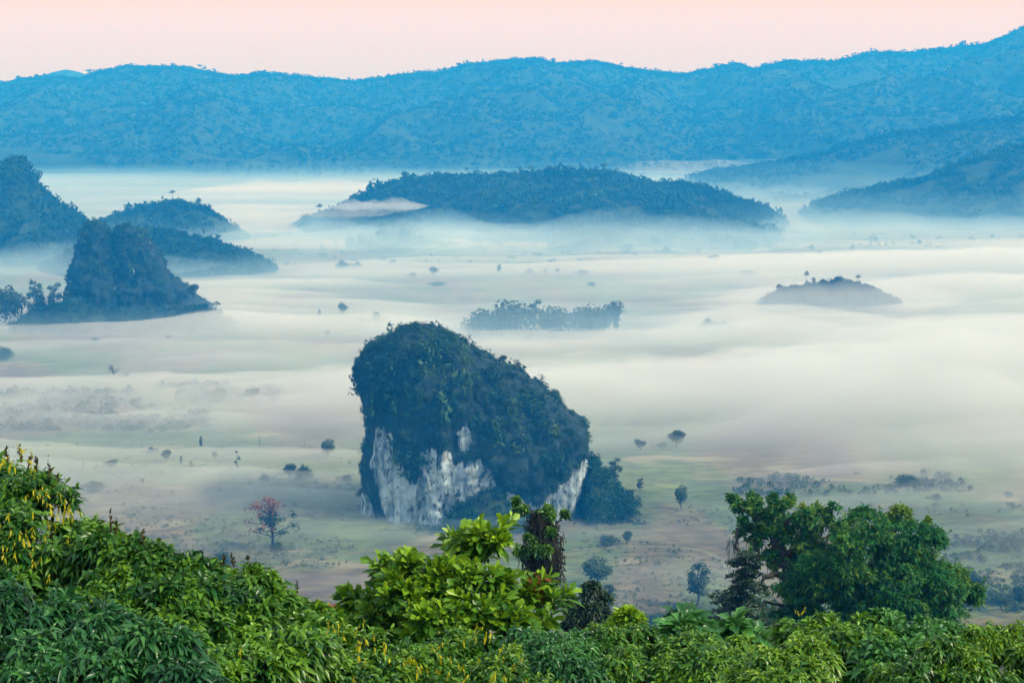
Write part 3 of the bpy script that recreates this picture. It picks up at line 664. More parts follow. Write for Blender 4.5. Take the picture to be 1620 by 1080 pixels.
        leafcloud(cr_, lm, 2600, 0.36, flat=0.5, tint=0.5, shell=(0.3, 1.2)); bark = M_BARK
    elif kind == 'red':
        limb((0, 0, -1), (0, 0, 5.5), 0.28, 0.18); rm = MB(); lm, lr = [], []
        for k in range(46):
            z = rng.uniform(3.2, 9.6); a = rng.uniform(0, 6.28); w = rng.uniform(0.4, 4.4) * (1 - max(0, (z - 7.5)) / 4); q = (math.cos(a) * w, math.sin(a) * w * 0.8, z)
            limb((0, 0, max(2.4, min(z - 1.2, 6))), q, 0.10, 0.03)
            red = z > 6.6 or (w > 3.0 and math.cos(a) > 0)
            (lr if red else lm).append((*q, *(rng.uniform(0.7, 1.2, 2)), rng.uniform(0.45, 0.8)))
        leafcloud(cr_, lm, 900, 0.24, tint=0.35, shell=(0.1, 1.3)); leafcloud(rm, lr, 620, 0.20, tint=0.5, shell=(0.1, 1.4))
        return tr.mesh('trunk', M_BARK), cr_.mesh('crown', M_TREE), rm.mesh('leaves', M_RED)
    return tr.mesh('trunk', bark), cr_.mesh('crown', leaf)
PROTO = {}
def plant(px, row, hpx, kind, label, name='tree', cat='tree', wide=1.0, group=None, D=None, z=None, seed=0):
    key = (kind, seed)
    if D is None:
        p = on_valley(px, row)
        for _ in range(3): p = on_valley(px, row, float(ground_z(p[0], p[1])))
    else: p = at(px, row, D)
    h = hpx * mpp(p[1]); s = h / 10.0 * (0.82 if group == 'single trees standing on the hill crests' else 1.0)
    if key not in PROTO:
        r = empty(name, p, label, cat, group)
        ms = kind_tree(kind, 100 + seed * 31 + len(PROTO))
        for nm, me in zip(('trunk', 'crown', 'leaves'), ms):
            o = bpy.data.objects.new(nm, me); COL.objects.link(o); o.parent = r
        PROTO[key] = r
    else:
        r = copy_tree(PROTO[key]); r.name = name
        for k in ('group',):
            if k in r: del r[k]
        tag(r, label, cat, group)
    r.location = p; r.rotation_euler = (0, 0, random.uniform(0, 6.28)); r.scale = (s * wide, s * wide, s)
    return r
GV = 'trees scattered over the misty valley floor'
for a in [
 (178, 740, 15, 'round', 'small round dark tree alone on the pale grass at left', 'tree', 'tree', 1.75),
 (152, 775, 19, 'bush', 'low wide dark bush at the edge of the brown field', 'bush', 'bush', 2.0),
 (226, 770, 19, 'palm', 'small spiky palm right of the low dark bush', 'palm_tree', 'palm', 1.0),
 (263, 731, 24, 'round', 'grey rounded tree standing in thin mist on the left field', 'tree', 'tree', 0.9),
 (240, 716, 14, 'bush', 'faint bush just left of the grey rounded tree', 'bush', 'bush', 1.2),
 (287, 738, 19, 'tall', 'thin faint tree just right of the grey rounded tree', 'tree', 'tree', 0.6),
 (304, 743, 17, 'bare', 'faint twiggy small tree in mist on the left field', 'tree', 'tree', 0.9),
 (340, 726, 14, 'round', 'faint small round tree left of the tufted thin tree', 'tree', 'tree', 1.0),
 (376, 745, 34, 'sparse', 'thin tree with separate tufts of leaves one above another', 'tree', 'tree', 0.85),
 (420, 760, 16, 'bush', 'grey bush left of the pale grove in mist', 'bush', 'bush', 1.1),
 (458, 758, 30, 'round', 'left crown of the pale grove fading into mist', 'tree', 'tree', 0.95),
 (482, 758, 31, 'bush', 'right crown of the pale grove fading into mist', 'tree', 'tree', 0.9),
 (519, 723, 31, 'round', 'grey green tree in mist a little left of the limestone tower', 'tree', 'tree', 1.1),
 (547, 760, 14, 'bush', 'small bush close to the left foot of the limestone tower', 'bush', 'bush', 1.4),
 (318, 712, 24, 'tall', 'very faint slender tree deep in mist', 'tree', 'tree', 0.5),
 (411, 710, 22, 'sparse', 'very faint bare pole of a tree above the tufted thin tree', 'tree', 'tree', 0.4),
 (77, 743, 25, 'sparse', 'slender pole like tree above the yellow flowered shrub', 'tree', 'tree', 0.5),
 (132, 743, 18, 'sparse', 'short slender tree between the shrub and the small round tree', 'tree', 'tree', 0.5),
 (430, 870, 92, 'red', 'tree with red flushed top and dark lower leaves', 'tree', 'tree', 1.0),
 (441, 870, 20, 'bush', 'dark bush at the foot of the red topped tree', 'bush', 'bush', 1.4),
 (351, 896, 36, 'bush', 'blue green bush left below the red topped tree', 'bush', 'bush', 0.9),
 (180, 597, 22, 'bare', 'pale spreading bare tree in mist on the far left meadow', 'tree', 'tree', 1.3),
 (198, 598, 12, 'bush', 'faint bush right beside the spreading bare tree', 'bush', 'bush', 1.2),
 (181, 641, 13, 'bush', 'small dark bush on the left scrub line', 'bush', 'bush', 1.0),
 (350, 632, 26, 'bush', 'left rounded tree of the scrub line above the red topped tree', 'tree', 'tree', 1.2),
 (398, 636, 26, 'round', 'middle tree of the scrub line above the red topped tree', 'tree', 'tree', 1.3),
 (428, 625, 13, 'bush', 'right small tree of the scrub line above the red topped tree', 'tree', 'tree', 1.0),
 (288, 619, 9, 'bush', 'tiny bush far left of the scrub line trees', 'bush', 'bush', 1.2),
 (8, 568, 27, 'bush', 'dark bush cut by the left edge under the twin topped outcrop', 'bush', 'bush', 1.3),
 (150, 541, 10, 'bush', 'very faint bush in white mist below the twin topped outcrop', 'bush', 'bush', 1.4),
 (267, 538, 9, 'round', 'faint round bush in white mist right of the twin topped outcrop', 'bush', 'bush', 1.4),
 (598, 510, 23, 'bush', 'grey rounded tree left above the limestone tower', 'tree', 'tree', 0.85),
 (543, 500, 24, 'round', 'very faint tree left of the grey rounded tree', 'tree', 'tree', 0.9),
 (568, 508, 10, 'bush', 'faint low bush between two misty trees', 'bush', 'bush', 1.3),
 (505, 503, 14, 'tall', 'small dark tree alone in mist right of the twin topped outcrop', 'tree', 'tree', 0.9),
 (518, 532, 11, 'round', 'small grey bush below the small dark tree', 'bush', 'bush', 1.0),
 (750, 533, 36, 'bush', 'low leftmost tree of the misty grove behind the tower', 'tree', 'tree', 1.0),
 (768, 529, 57, 'bush', 'broad tree second from left in the misty grove', 'tree', 'tree', 1.1),
 (818, 528, 74, 'bush', 'tallest rounded tree in the misty grove', 'tree', 'tree', 1.15),
 (793, 530, 49, 'bush', 'low filling tree under the tallest tree of the grove', 'tree', 'tree', 0.9),
 (847, 528, 55, 'tall', 'narrow tree right beside the tallest tree of the grove', 'tree', 'tree', 1.0),
 (884, 527, 60, 'bush', 'broad tree in the right half of the misty grove', 'tree', 'tree', 1.1),
 (918, 527, 62, 'bush', 'flat topped tree in the right half of the misty grove', 'tree', 'tree', 0.95),
 (946, 526, 60, 'bush', 'dense tree next to the bamboo end of the grove', 'tree', 'tree', 0.8),
 (975, 526, 52, 'bamboo', 'feathery bamboo clump at the right end of the misty grove', 'bamboo', 'bamboo', 0.85),
 (835, 537, 9, 'bush', 'small shrub in front of the misty grove', 'bush', 'bush', 1.4),
 (687, 437, 17, 'round', 'faint far tree in the pale band above the tower', 'tree', 'tree', 1.2),
 (652, 438, 10, 'bush', 'faint far bush left of the pale band tree', 'bush', 'bush', 1.3),
 (690, 452, 9, 'bush', 'long faint hedge like bush in the pale band', 'bush', 'bush', 3.0),
 (790, 434, 17, 'tall', 'faint thin tree in the middle of the pale band', 'tree', 'tree', 0.9),
 (838, 433, 11, 'bush', 'faint bush right of the thin pale band tree', 'bush', 'bush', 1.2),
 (862, 433, 8, 'round', 'tiny faint tree in the row of pale band bushes', 'tree', 'tree', 1.3),
 (882, 433, 9, 'round', 'small faint tree near the right of the pale band row', 'tree', 'tree', 1.4),
 (920, 435, 12, 'bush', 'wide faint bush ending the pale band row', 'bush', 'bush', 1.8),
 (937, 453, 10, 'bush', 'faint low bush under the end of the pale band row', 'bush', 'bush', 1.3),
 (542, 426, 21, 'bush', 'faint bluish tree right of the dark green spur', 'tree', 'tree', 0.9),
 (566, 424, 13, 'bush', 'faint bluish bush beside the bluish tree', 'bush', 'bush', 1.2),
 (966, 392, 18, 'round', 'bluish tree at the left of the far village grove', 'tree', 'tree', 1.2),
 (992, 396, 15, 'bush', 'bluish bush in the far village grove', 'bush', 'bush', 1.2),
 (1038, 393, 22, 'round', 'bluish tall tree in the far village grove', 'tree', 'tree', 1.2),
 (1052, 400, 14, 'bush', 'bluish bush at the right of the far village grove', 'bush', 'bush', 1.3),
 (1128, 416, 14, 'round', 'faint round tree below the lower right hill', 'tree', 'tree', 1.8),
 (1180, 438, 15, 'bush', 'faint wide tree clump left above the mist island', 'tree', 'tree', 2.0),
 (1132, 576, 14, 'round', 'palest of the four small trees in a row on the mist', 'tree', 'tree', 0.9),
 (1181, 574, 16, 'round', 'darkest roundest of the four small trees in a row on the mist', 'tree', 'tree', 1.05),
 (1212, 574, 12, 'bush', 'third small tree of the row on the mist', 'tree', 'tree', 0.8),
 (1232, 574, 12, 'round', 'right grey tree of the row of four on the mist', 'tree', 'tree', 0.9),
 (1288, 574, 11, 'bush', 'wide pale bush right of the row of four small trees', 'bush', 'bush', 1.8),
 (984, 582, 15, 'bush', 'very faint bush in mist right of the tower top', 'bush', 'bush', 1.8),
 (1040, 585, 17, 'bush', 'very faint domed tree in mist right of the tower', 'tree', 'tree', 1.5),
 (1457, 613, 21, 'tall', 'faint tree alone in the mist at right', 'tree', 'tree', 1.2),
 (1510, 615, 13, 'bush', 'very faint bush right of the lone misty tree', 'bush', 'bush', 1.4),
 (1013, 712, 20, 'round', 'grey tree in mist right of the tower cliff', 'tree', 'tree', 1.25),
 (1070, 707, 32, 'round', 'pale larger tree in mist right of the grey tree', 'tree', 'tree', 1.2),
 (1046, 708, 12, 'bush', 'pale bush between the two misty trees right of the tower', 'bush', 'bush', 1.6),
 (1013, 778, 24, 'tall', 'small leaning tree at the right foot of the tower', 'tree', 'tree', 1.0),
 (1077, 805, 42, 'round', 'lone round headed tree on the field right of the tower', 'tree', 'tree', 0.75),
 (960, 862, 24, 'bush', 'yellowish bush below the tower slope beside the path', 'bush', 'bush', 1.3),
 (992, 862, 28, 'round', 'dark bush below the tower slope at the right of the yellowish one', 'bush', 'bush', 0.8),
 (945, 930, 54, 'round', 'blue green broad tree in the valley below the field path', 'tree', 'tree', 1.3),
 (962, 970, 52, 'tall', 'slim dark tree just below the blue green broad tree', 'tree', 'tree', 1.0),
 (1104, 960, 78, 'tall', 'tall irregular dark tree standing on the pale field', 'tree', 'tree', 1.05),
 (1072, 978, 32, 'bush', 'round blue bush left below the tall irregular tree', 'bush', 'bush', 0.9),
 (1035, 988, 28, 'bush', 'low blue hedge like bush behind the foreground leaves', 'bush', 'bush', 1.6),
 (1122, 984, 24, 'bush', 'low blue bush right below the tall irregular tree', 'bush', 'bush', 1.6),
 (1440, 768, 24, 'bush', 'wide faint tree clump on the right scrub belt', 'tree', 'tree', 2.0),
 (1535, 778, 12, 'round', 'small dark tree at the right end of the scrub belt', 'tree', 'tree', 1.2),
 (1480, 790, 14, 'bush', 'small bush below the right scrub belt', 'bush', 'bush', 1.2),
 (1597, 784, 10, 'bush', 'small bush near the right edge above the scrub slope', 'bush', 'bush', 1.6),
 (1540, 925, 34, 'bush', 'dark bush right beside the big spreading tree', 'bush', 'bush', 1.0),
 (1612, 950, 40, 'bush', 'dark bush at the right edge', 'bush', 'bush', 0.9),
 (1580, 955, 26, 'bush', 'mid green bush left of the right edge bush', 'bush', 'bush', 1.5)]:
    plant(*a, group=GV)
# trees on the hill crests and rocks: their own things
def on_hill(key, px, row_base, hpx, kind, label, wide=1.0):
    plant(px, row_base, hpx, kind, label, 'tree', 'tree', wide, D=HILLS[key].D - 4, group='single trees standing on the hill crests')
for a in [
 ('lsmall', 273, 315, 18, 'umbrella', 'flat topped tree on the summit of the small rounded hill', 1.1),
 ('lsmall', 230, 325, 10, 'round', 'round tree on the left crest of the small rounded hill', 1.0),
 ('lsmall', 257, 317, 9, 'tall', 'tiny tree just left of the flat topped summit tree', 1.0),
 ('lsmall', 315, 326, 17, 'umbrella', 'upper leaning tree on the right crest of the small rounded hill', 0.9),
 ('lsmall', 332, 332, 11, 'umbrella', 'lower tree on the right crest of the small rounded hill', 1.0),
 ('mid', 505, 338, 20, 'umbrella', 'lone flat crowned tree on the left end of the middle hill', 1.0),
 ('mid', 640, 282, 15, 'round', 'broad tree on the first hump of the middle hill', 1.3),
 ('mid', 708, 277, 8, 'bush', 'low tree on the middle hill left of its saddle', 1.6),
 ('mid', 738, 276, 14, 'umbrella', 'small stalked tree above the saddle of the middle hill', 0.8),
 ('mid', 823, 273, 13, 'tall', 'narrow tree on the centre crest of the middle hill', 1.1),
 ('mid', 840, 273, 14, 'umbrella', 'flat tree right beside the narrow centre crest tree', 0.9),
 ('mid', 870, 270, 14, 'bush', 'dense tree on the centre crest of the middle hill', 1.5),
 ('mid', 918, 268, 14, 'tall', 'tall thin tree on the highest part of the middle hill', 0.8),
 ('mid', 955, 268, 14, 'round', 'round tree on the right part of the middle hill crest', 1.2),
 ('mid', 975, 274, 10, 'umbrella', 'flat tree at the right end of the middle hill crest', 1.3),
 ('mid', 1200, 328, 14, 'round', 'dark tree low on the right shoulder of the middle hill', 1.1),
 ('mid', 1213, 332, 16, 'round', 'darkest tree at the right foot of the middle hill', 1.0),
 ('island', 1232, 456, 12, 'bush', 'leftmost low bush on the mist island', 1.0),
 ('island', 1275, 450, 28, 'umbrella', 'tall thin bare stemmed tree on the mist island', 0.45),
 ('island', 1287, 450, 15, 'tall', 'ragged small tree beside the thin tree on the mist island', 1.1),
 ('island', 1302, 448, 12, 'bush', 'low tree left of the biggest tree on the mist island', 1.2),
 ('island', 1326, 448, 20, 'bush', 'biggest dark tree on the mist island', 1.25),
 ('island', 1358, 448, 17, 'umbrella', 'leaning tree on the right of the mist island', 0.9),
 ('lspur', 296, 366, 14, 'tall', 'pointed tree on the crest of the dark green spur', 1.0),
 ('lspur', 322, 372, 14, 'tall', 'slim tree further down the crest of the dark green spur', 0.9),
 ('lspur', 345, 380, 13, 'round', 'round tree halfway down the dark green spur', 1.0),
 ('lspur', 390, 397, 10, 'bare', 'bare grey tree low on the dark green spur', 1.0)]:
    on_hill(*a)
GK = 'trees at the foot of the twin topped outcrop'
for px, row, h, kind, wide, dd, label in [
 (58, 503, 62, 'tall', 0.9, -40, 'tall ragged tree left of the twin topped outcrop'),
 (88, 503, 58, 'tall', 0.9, -42, 'pointed dark tree between ragged tree and the twin topped outcrop'),
 (108, 508, 66, 'sparse', 0.8, -48, 'pale stemmed tree in front of the twin topped outcrop'),
 (75, 505, 36, 'bush', 0.9, -44, 'bushy dark tree under the ragged tree'),
 (10, 500, 66, 'bush', 0.9, -60, 'dark bushy mass of tree at the left edge below the steep hill'),
 (24, 498, 36, 'tall', 1.2, -64, 'small tree right of the left edge tree mass'),
 (305, 470, 24, 'round', 1.1, -25, 'dark tree on the right shoulder of the twin topped outcrop'),
 (342, 492, 16, 'umbrella', 1.2, -30, 'small curved tree at the right end of the twin topped outcrop'),
 (350, 497, 10, 'bush', 1.0, -34, 'last bush at the right foot of the twin topped outcrop')]:
    plant(px, row, h, kind, label, 'tree', 'tree', wide, GK, D=KARST_D + dd)
GR = 'small trees growing on the limestone tower'
for px, row, h, kind, wide, dd, label in [
 (668, 520, 14, 'bare', 1.7, 0, 'pale bare tree on the very top of the limestone tower'),
 (632, 530, 14, 'bare', 1.6, 0, 'pale bare tree left of the limestone tower top'),
 (655, 522, 10, 'bush', 1.2, -3, 'dark bush on the very top of the limestone tower'),
 (590, 545, 8, 'bare', 1.2, 0, 'small tuft on the upper left corner of the limestone tower'),
 (697, 524, 9, 'bush', 1.2, 0, 'dark bush right of the limestone tower top'),
 (752, 556, 10, 'bush', 1.2, 0, 'green bush partway down the tower skyline'),
 (795, 577, 18, 'round', 1.1, 0, 'dark round tree standing out on the tower skyline'),
 (820, 588, 22, 'bare', 1.0, 0, 'pale bare tree right of the round skyline tree'),
 (855, 610, 20, 'bare', 1.1, 0, 'pale bare tree low on the tower skyline'),
 (880, 628, 18, 'bush', 0.9, 0, 'bush low on the tower skyline beside the low bare tree'),
 (905, 656, 12, 'bush', 1.0, 0, 'bush at the right end of the tower skyline'),
 (930, 700, 12, 'bush', 0.7, 0, 'bush clinging to the right edge of the tower'),
 (568, 580, 10, 'bare', 1.3, 0, 'tuft clinging to the upper left edge of the tower'),
 (577, 655, 14, 'bush', 0.5, -4, 'bush clinging halfway down the left edge of the tower'),
 (574, 720, 20, 'tall', 1.0, -4, 'shrub clinging low on the left edge of the tower'),
 (572, 785, 20, 'bush', 0.6, -8, 'shrub at the bottom left edge of the tower'),
 (973, 768, 46, 'tall', 1.1, 2, 'tall tree on the wooded shoulder right of the tower'),
 (958, 758, 22, 'bare', 0.8, 6, 'thin bare tree on the wooded shoulder right of the tower'),
 (995, 792, 22, 'round', 1.0, 0, 'round tree low on the wooded shoulder right of the tower')]:
    plant(px, row, h, kind, label, 'tree', 'tree', wide, GR, D=ROCK_D + dd)

# scrub too dense to count
def scrub(name, label, cells, n, r, tint, T=T_MID, mat=None, seed=0):
    rng = np.random.default_rng(seed); P = []
    for (u0, v0, u1, v1, w) in cells:
        for _ in range(int(n * w)):
            P.append(on_valley(rng.uniform(u0, u1), rng.uniform(v0, v1)))
    P = np.array(P); g = fbm(P[:, 0] / 28, P[:, 1] / 28, o=3, seed=seed + 3); P = P[g > 0.45]
    P[:, 2] = ground_z(P[:, 0], P[:, 1]) - 0.2
    sc = rng.uniform(*r, len(P)); m = MB()
    scatter(m, T, P, sc, np.clip(tint + rng.normal(0, 0.18, len(P)), 0, 1), zs=rng.uniform(0.7, 1.3, len(P)), rng=rng)
    tag(m.obj(name, mat or M_TREE), label, 'scrub', kind='stuff')
scrub('scrub', 'grey green scrub along the left rise in the mist', [(0, 622, 330, 680, 1), (250, 612, 440, 640, 0.5)], 900, (1.3, 3.4), 0.42, seed=1)
scrub('scrub', 'grey scrub belt on the right field', [(1165, 752, 1530, 784, 1)], 360, (1.0, 2.4), 0.5, seed=2)
scrub('scrub', 'dark scrub on the slope right of the big spreading tree', [(1510, 800, 1640, 900, 1), (1380, 850, 1640, 970, 0.8)], 420, (0.8, 2.2), 0.5, seed=3)
scrub('scrub', 'low weeds dotted over the valley fields', [(-40, 770, 560, 930, 1), (920, 800, 1640, 970, 0.8), (-40, 700, 560, 770, 0.3)], 3000, (0.3, 1.15), 0.45, T=T_FAR, seed=4)
scrub('scrub', 'bushes scattered over the far misty plain', [(380, 370, 1620, 420, 1)], 320, (2.0, 5.0), 0.45, T=T_FAR, seed=5)

# ------------------------------------------------------------------ near plants, leaf by leaf
def leaf_mesh(mb, base, d, nrm, L, Wd, droop, tint, fold=0.25, prof=(0.0, 1.0, 0.78, 0.0)):
    n = len(base); L = np.asarray(L)[:, None]; Wd = np.asarray(Wd)[:, None]; droop = np.asarray(droop)[:, None]
    side = norm(np.cross(d, nrm) + 1e-9); up = np.cross(side, d)
    def c(t): return base + d * L * t + np.array([0, 0, -1.0]) * droop * L * t * t
    V = np.empty((n, 8, 3)); V[:, 0] = c(0)
    for k, t in ((0, 0.36), (1, 0.72)):
        w = Wd * prof[k + 1] * 0.5; cc = c(t)
        V[:, 1 + 3 * k] = cc - side * w + up * w * fold * 2; V[:, 2 + 3 * k] = cc; V[:, 3 + 3 * k] = cc + side * w + up * w * fold * 2
    V[:, 7] = c(1.0)
    T = np.array([(0, 2, 1), (0, 3, 2), (1, 2, 5), (1, 5, 4), (2, 3, 6), (2, 6, 5), (4, 5, 7), (5, 6, 7)])
    F = T[None] + (np.arange(n) * 8)[:, None, None]
    mb.add(V.reshape(-1, 3), F.reshape(-1, 3), np.repeat(np.clip(tint, 0, 1), 8))
def rosettes(mb, tip, axis, tint, nl=11, L=0.15, Wd=0.04, droop=0.5, twig=0.12, open_=(20, 105), young=0.32, lvar=0.38, prof=(0, 1, .78, 0), fold=0.25, rng=RNG):
    n = len(tip); ref = np.where(np.abs(axis[:, 2:3]) > 0.9, np.array([[1.0, 0, 0]]), np.array([[0, 0, 1.0]]))
    e1 = norm(np.cross(axis, ref)); e2 = np.cross(axis, e1)
    k = np.tile(np.arange(nl), n); i = np.repeat(np.arange(n), nl)
    ph = k * 2.39996 + rng.uniform(0, 6.28, n)[i] + rng.normal(0, 0.25, n * nl)
    th = np.radians(open_[0] + (open_[1] - open_[0]) * (k + rng.uniform(0, 1, n * nl)) / nl)
    d = axis[i] * np.cos(th)[:, None] + (e1[i] * np.cos(ph)[:, None] + e2[i] * np.sin(ph)[:, None]) * np.sin(th)[:, None]
    base = tip[i] - axis[i] * (twig * k / nl)[:, None]
    nr = norm(axis[i] - d * (axis[i] * d).sum(1, keepdims=True) + rng.normal(0, 0.25, (n * nl, 3)))
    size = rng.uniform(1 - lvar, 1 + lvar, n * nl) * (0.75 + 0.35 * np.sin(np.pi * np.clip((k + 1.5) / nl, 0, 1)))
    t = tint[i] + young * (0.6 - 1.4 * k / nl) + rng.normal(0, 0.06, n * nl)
    leaf_mesh(mb, base, norm(d), nr, L * size, Wd * size * rng.uniform(0.8, 1.2, n * nl), droop * rng.uniform(0.5, 1.5, n * nl), t, fold, prof)
def lumps_world(lp):
    out = []
    for (px, row, D, rx, rz) in lp:
        c = at(px, row, D); k = mpp(D); out.append((*c, rx * k, (rx + rz) * 0.5 * k, rz * k))
    return np.array(out)
def tips_on(Lw, n, up=0.7, rng=RNG, inner=0.08, per=24, sub=(0.27, 0.48), shoots=0.07):
    """leaf-tuft positions: boughs bulge out of each lump, tufts sit on the boughs"""
    w = (Lw[:, 3] * Lw[:, 5]); w = w / w.sum(); nb = max(4, n // per)
    kb = rng.choice(len(Lw), nb, p=w); d = rdir(nb, rng)
    d[:, 1] = np.where((d[:, 1] > 0.2) & (rng.uniform(0, 1, nb) < 0.7), -d[:, 1], d[:, 1])
    d[:, 2] = np.where((d[:, 2] < -0.2) & (rng.uniform(0, 1, nb) < 0.5), -d[:, 2], d[:, 2])
    bc = Lw[kb, :3] + d * Lw[kb, 3:6] * rng.uniform(0.62, 0.98, nb)[:, None]
    br = Lw[kb, 3:6].mean(1, keepdims=True) * np.array([1.15, 1.15, 0.8]) * rng.uniform(sub[0], sub[1], nb)[:, None]
    i = rng.integers(0, nb, n); e = norm(rdir(n, rng) + d[i] * 0.75 + np.array([0, 0, 0.25]))
    r = np.where(rng.uniform(0, 1, n) < inner, rng.uniform(0.1, 0.6, n), rng.uniform(0.85, 1.1, n))
    r = np.where(rng.uniform(0, 1, n) < shoots, r * 1.5, r)
    p = bc[i] + e * br[i] * r[:, None]; k = kb[i]
    q = ((p[:, None] - Lw[None, :, :3]) / Lw[None, :, 3:6]); inside = (np.linalg.norm(q, axis=2) < 0.60).any(1) & (rng.uniform(0, 1, n) < 0.8)
    keep = ~inside
    ax = norm(e * 0.7 + d[i] * 0.25 + np.array([0, 0, up]) + rng.normal(0, 0.2, (n, 3)))
    return p[keep], ax[keep], (kb[i] * 1000 + i)[keep]
def lump_tint(k, amp, rng=RNG):
    a = rng.uniform(-amp, amp, 1000); b = rng.uniform(-amp, amp, 5000); return 0.5 * a[k // 1000] + 0.9 * b[k % 5000]
def near_leaf(name, dark, mid, light, **k): return foliage(name, dark, mid, light, **{**dict(transl=0.20, rough=0.32, spec=0.36, rand=0.22), **k})
M_DEEP = near_leaf('deep_leaves', (0.004, 0.028, 0.007), (0.015, 0.095, 0.014), (0.15, 0.32, 0.018))
M_COOL = near_leaf('cool_leaves', (0.004, 0.030, 0.011), (0.014, 0.092, 0.028), (0.075, 0.24, 0.045))
M_FRESH = near_leaf('fresh_leaves', (0.008, 0.045, 0.007), (0.042, 0.155, 0.012), (0.24, 0.40, 0.018))
M_LIME = near_leaf('lime_leaves', (0.010, 0.048, 0.008), (0.055, 0.18, 0.010), (0.28, 0.46, 0.015), rough=0.4)
M_BIG = near_leaf('big_tree_leaves', (0.006, 0.040, 0.013), (0.020, 0.145, 0.030), (0.18, 0.29, 0.03), rough=0.6, spec=0.15)
M_DARKT = near_leaf('dark_leaves', (0.008, 0.026, 0.012), (0.016, 0.05, 0.022), (0.05, 0.10, 0.03), rough=0.5)
M_YEL = near_leaf('yellow_petals', (0.22, 0.24, 0.01), (0.46, 0.42, 0.012), (0.60, 0.52, 0.03), rough=0.6, spec=0.2)
M_DEAD = near_leaf('withered_leaves', (0.07, 0.022, 0.008), (0.16, 0.055, 0.015), (0.26, 0.11, 0.03), rough=0.6, spec=0.2)
M_PINK = near_leaf('red_petals', (0.28, 0.05, 0.04), (0.42, 0.10, 0.08), (0.5, 0.2, 0.14), rough=0.6, spec=0.2)
M_SPIKE = near_leaf('bud_spike', (0.02, 0.018, 0.010), (0.05, 0.04, 0.015), (0.10, 0.08, 0.02), rough=0.7, spec=0.2, transl=0)
M_VINE = foliage('dry_vines', (0.010, 0.013, 0.009), (0.030, 0.033, 0.024), (0.075, 0.072, 0.052), transl=0, rough=0.9, spec=0.1)
def stems(root, off, Lw, n_per=2, r=0.02, name='branches', foot=None, mat=None, tips=None):
    c = Lw[:, :3].mean(0); b = np.array([c[0], c[1] + 0.1, 0]) if foot is None else np.array(foot, float)
    if foot is None: b[2] = float(ground_z(b[0], b[1])) - 0.1
    m = MB(); fork = b + (c - b) * 0.55
    tube(m, wob(b, fork, 6, 0.04), np.linspace(r * 2.2, r * 1.5, 6), 7)
    for l in Lw:
        e = l[:3]; tube(m, wob(fork, e, 7, 0.06), np.linspace(r * 1.4, r * 0.5, 7), 6)
        for _ in range(n_per): tube(m, wob(e, e + rdir(1)[0] * l[3:6] * 0.9, 5, 0.06), np.linspace(r * 0.5, r * 0.2, 5), 5)
    m.obj(name, mat or M_BARK, root, offset=off)
def shrub(label, lp, n, mat, name='shrub', cat='shrub', tint=0.45, tvar=0.20, up=0.7, yellow=None, spikes=(), stem_r=0.018, **kw):
    if kw['L'] < 0.18: kw['L'] *= 0.64; kw['Wd'] *= 0.68; n = int(n * 2.0)
    tint += 0.07 if mat is M_FRESH else 0.12
    Lw = lumps_world(lp); c = Lw[:, :3].mean(0); foot = np.array([c[0], c[1] + 0.1, float(ground_z(c[0], c[1] + 0.1))])
    root = empty(name, foot, label, cat)
    p, ax, k = tips_on(Lw, int(n * 1.25), up)
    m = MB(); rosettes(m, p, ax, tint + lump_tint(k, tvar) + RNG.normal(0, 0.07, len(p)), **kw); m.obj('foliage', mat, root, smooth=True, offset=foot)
    stems(root, foot, Lw, r=stem_r, foot=foot - [0, 0, 0.15])
    if yellow:
        m = MB()
        for (px, row, D, rr, cnt) in yellow:
            cnt = max(2, int(cnt * 0.7)); q = np.array([at(px + RNG.normal() * rr * 1.3, row + RNG.normal() * rr * 1.2, D - 0.1 + RNG.normal() * 0.15) for _ in range(cnt)])
            a = norm(np.array([0, 0, -1.0]) + RNG.normal(0, 0.35, (cnt, 3)))
            rosettes(m, q, a, np.full(cnt, 0.5), nl=3, L=0.042, Wd=0.015, droop=0.25, twig=0.05, open_=(5, 50), young=0.1)
        m.obj('blossom', M_YEL, root, smooth=True, offset=foot)
    for (px, row, D, hp) in spikes:
        b = at(px, row - 4, D); h = hp * 0.85 * mpp(D); m = MB(); t = np.linspace(0, 1, 8)
        tip = b + np.array([RNG.normal() * 0.02, 0, h]); pts = b + (tip - b) * t[:, None]
        tube(m, pts, 0.008 * (1.1 - t), 5)
        qs = b + (tip - b) * RNG.uniform(0.15, 1, 16)[:, None]
        leaf_mesh(m, qs, norm(rdir(16) + [0, 0, 1.2]), rdir(16), np.full(16, 0.035), np.full(16, 0.014), np.zeros(16), RNG.uniform(0, 1, 16))
        m.obj('bud_spike', M_SPIKE, root, offset=foot)
    return root, foot, Lw
# left bank of shrubs
shrub('tall shrub at the far left dotted with hanging yellow flowers',
      [(-70, 800, 14.4, 100, 80), (15, 800, 14, 70, 68), (85, 815, 13.8, 58, 52), (55, 880, 13.4, 105, 70), (130, 868, 13.6, 50, 42), (150, 915, 13.2, 70, 55), (-60, 920, 13.4, 110, 80), (20, 760, 14.2, 40, 38), (-20, 960, 13, 120, 70)],
      1150, M_DEEP, tint=0.48, L=0.155, Wd=0.042, droop=0.55, nl=11,
      yellow=[(38, 735, 13.7, 9, 12), (70, 778, 13.4, 9, 12), (102, 803, 13.3, 10, 22), (25, 850, 12.9, 16, 12), (55, 845, 12.9, 14, 10), (8, 880, 12.7, 14, 8), (85, 830, 13.2, 12, 8), (5, 740, 13.7, 8, 8), (60, 865, 12.9, 20, 8), (115, 850, 13.1, 10, 5)],
      spikes=[(12, 735, 14, 28), (34, 735, 14, 30), (44, 745, 14, 26), (58, 752, 14, 34), (80, 770, 13.8, 36), (90, 785, 13.8, 34)])
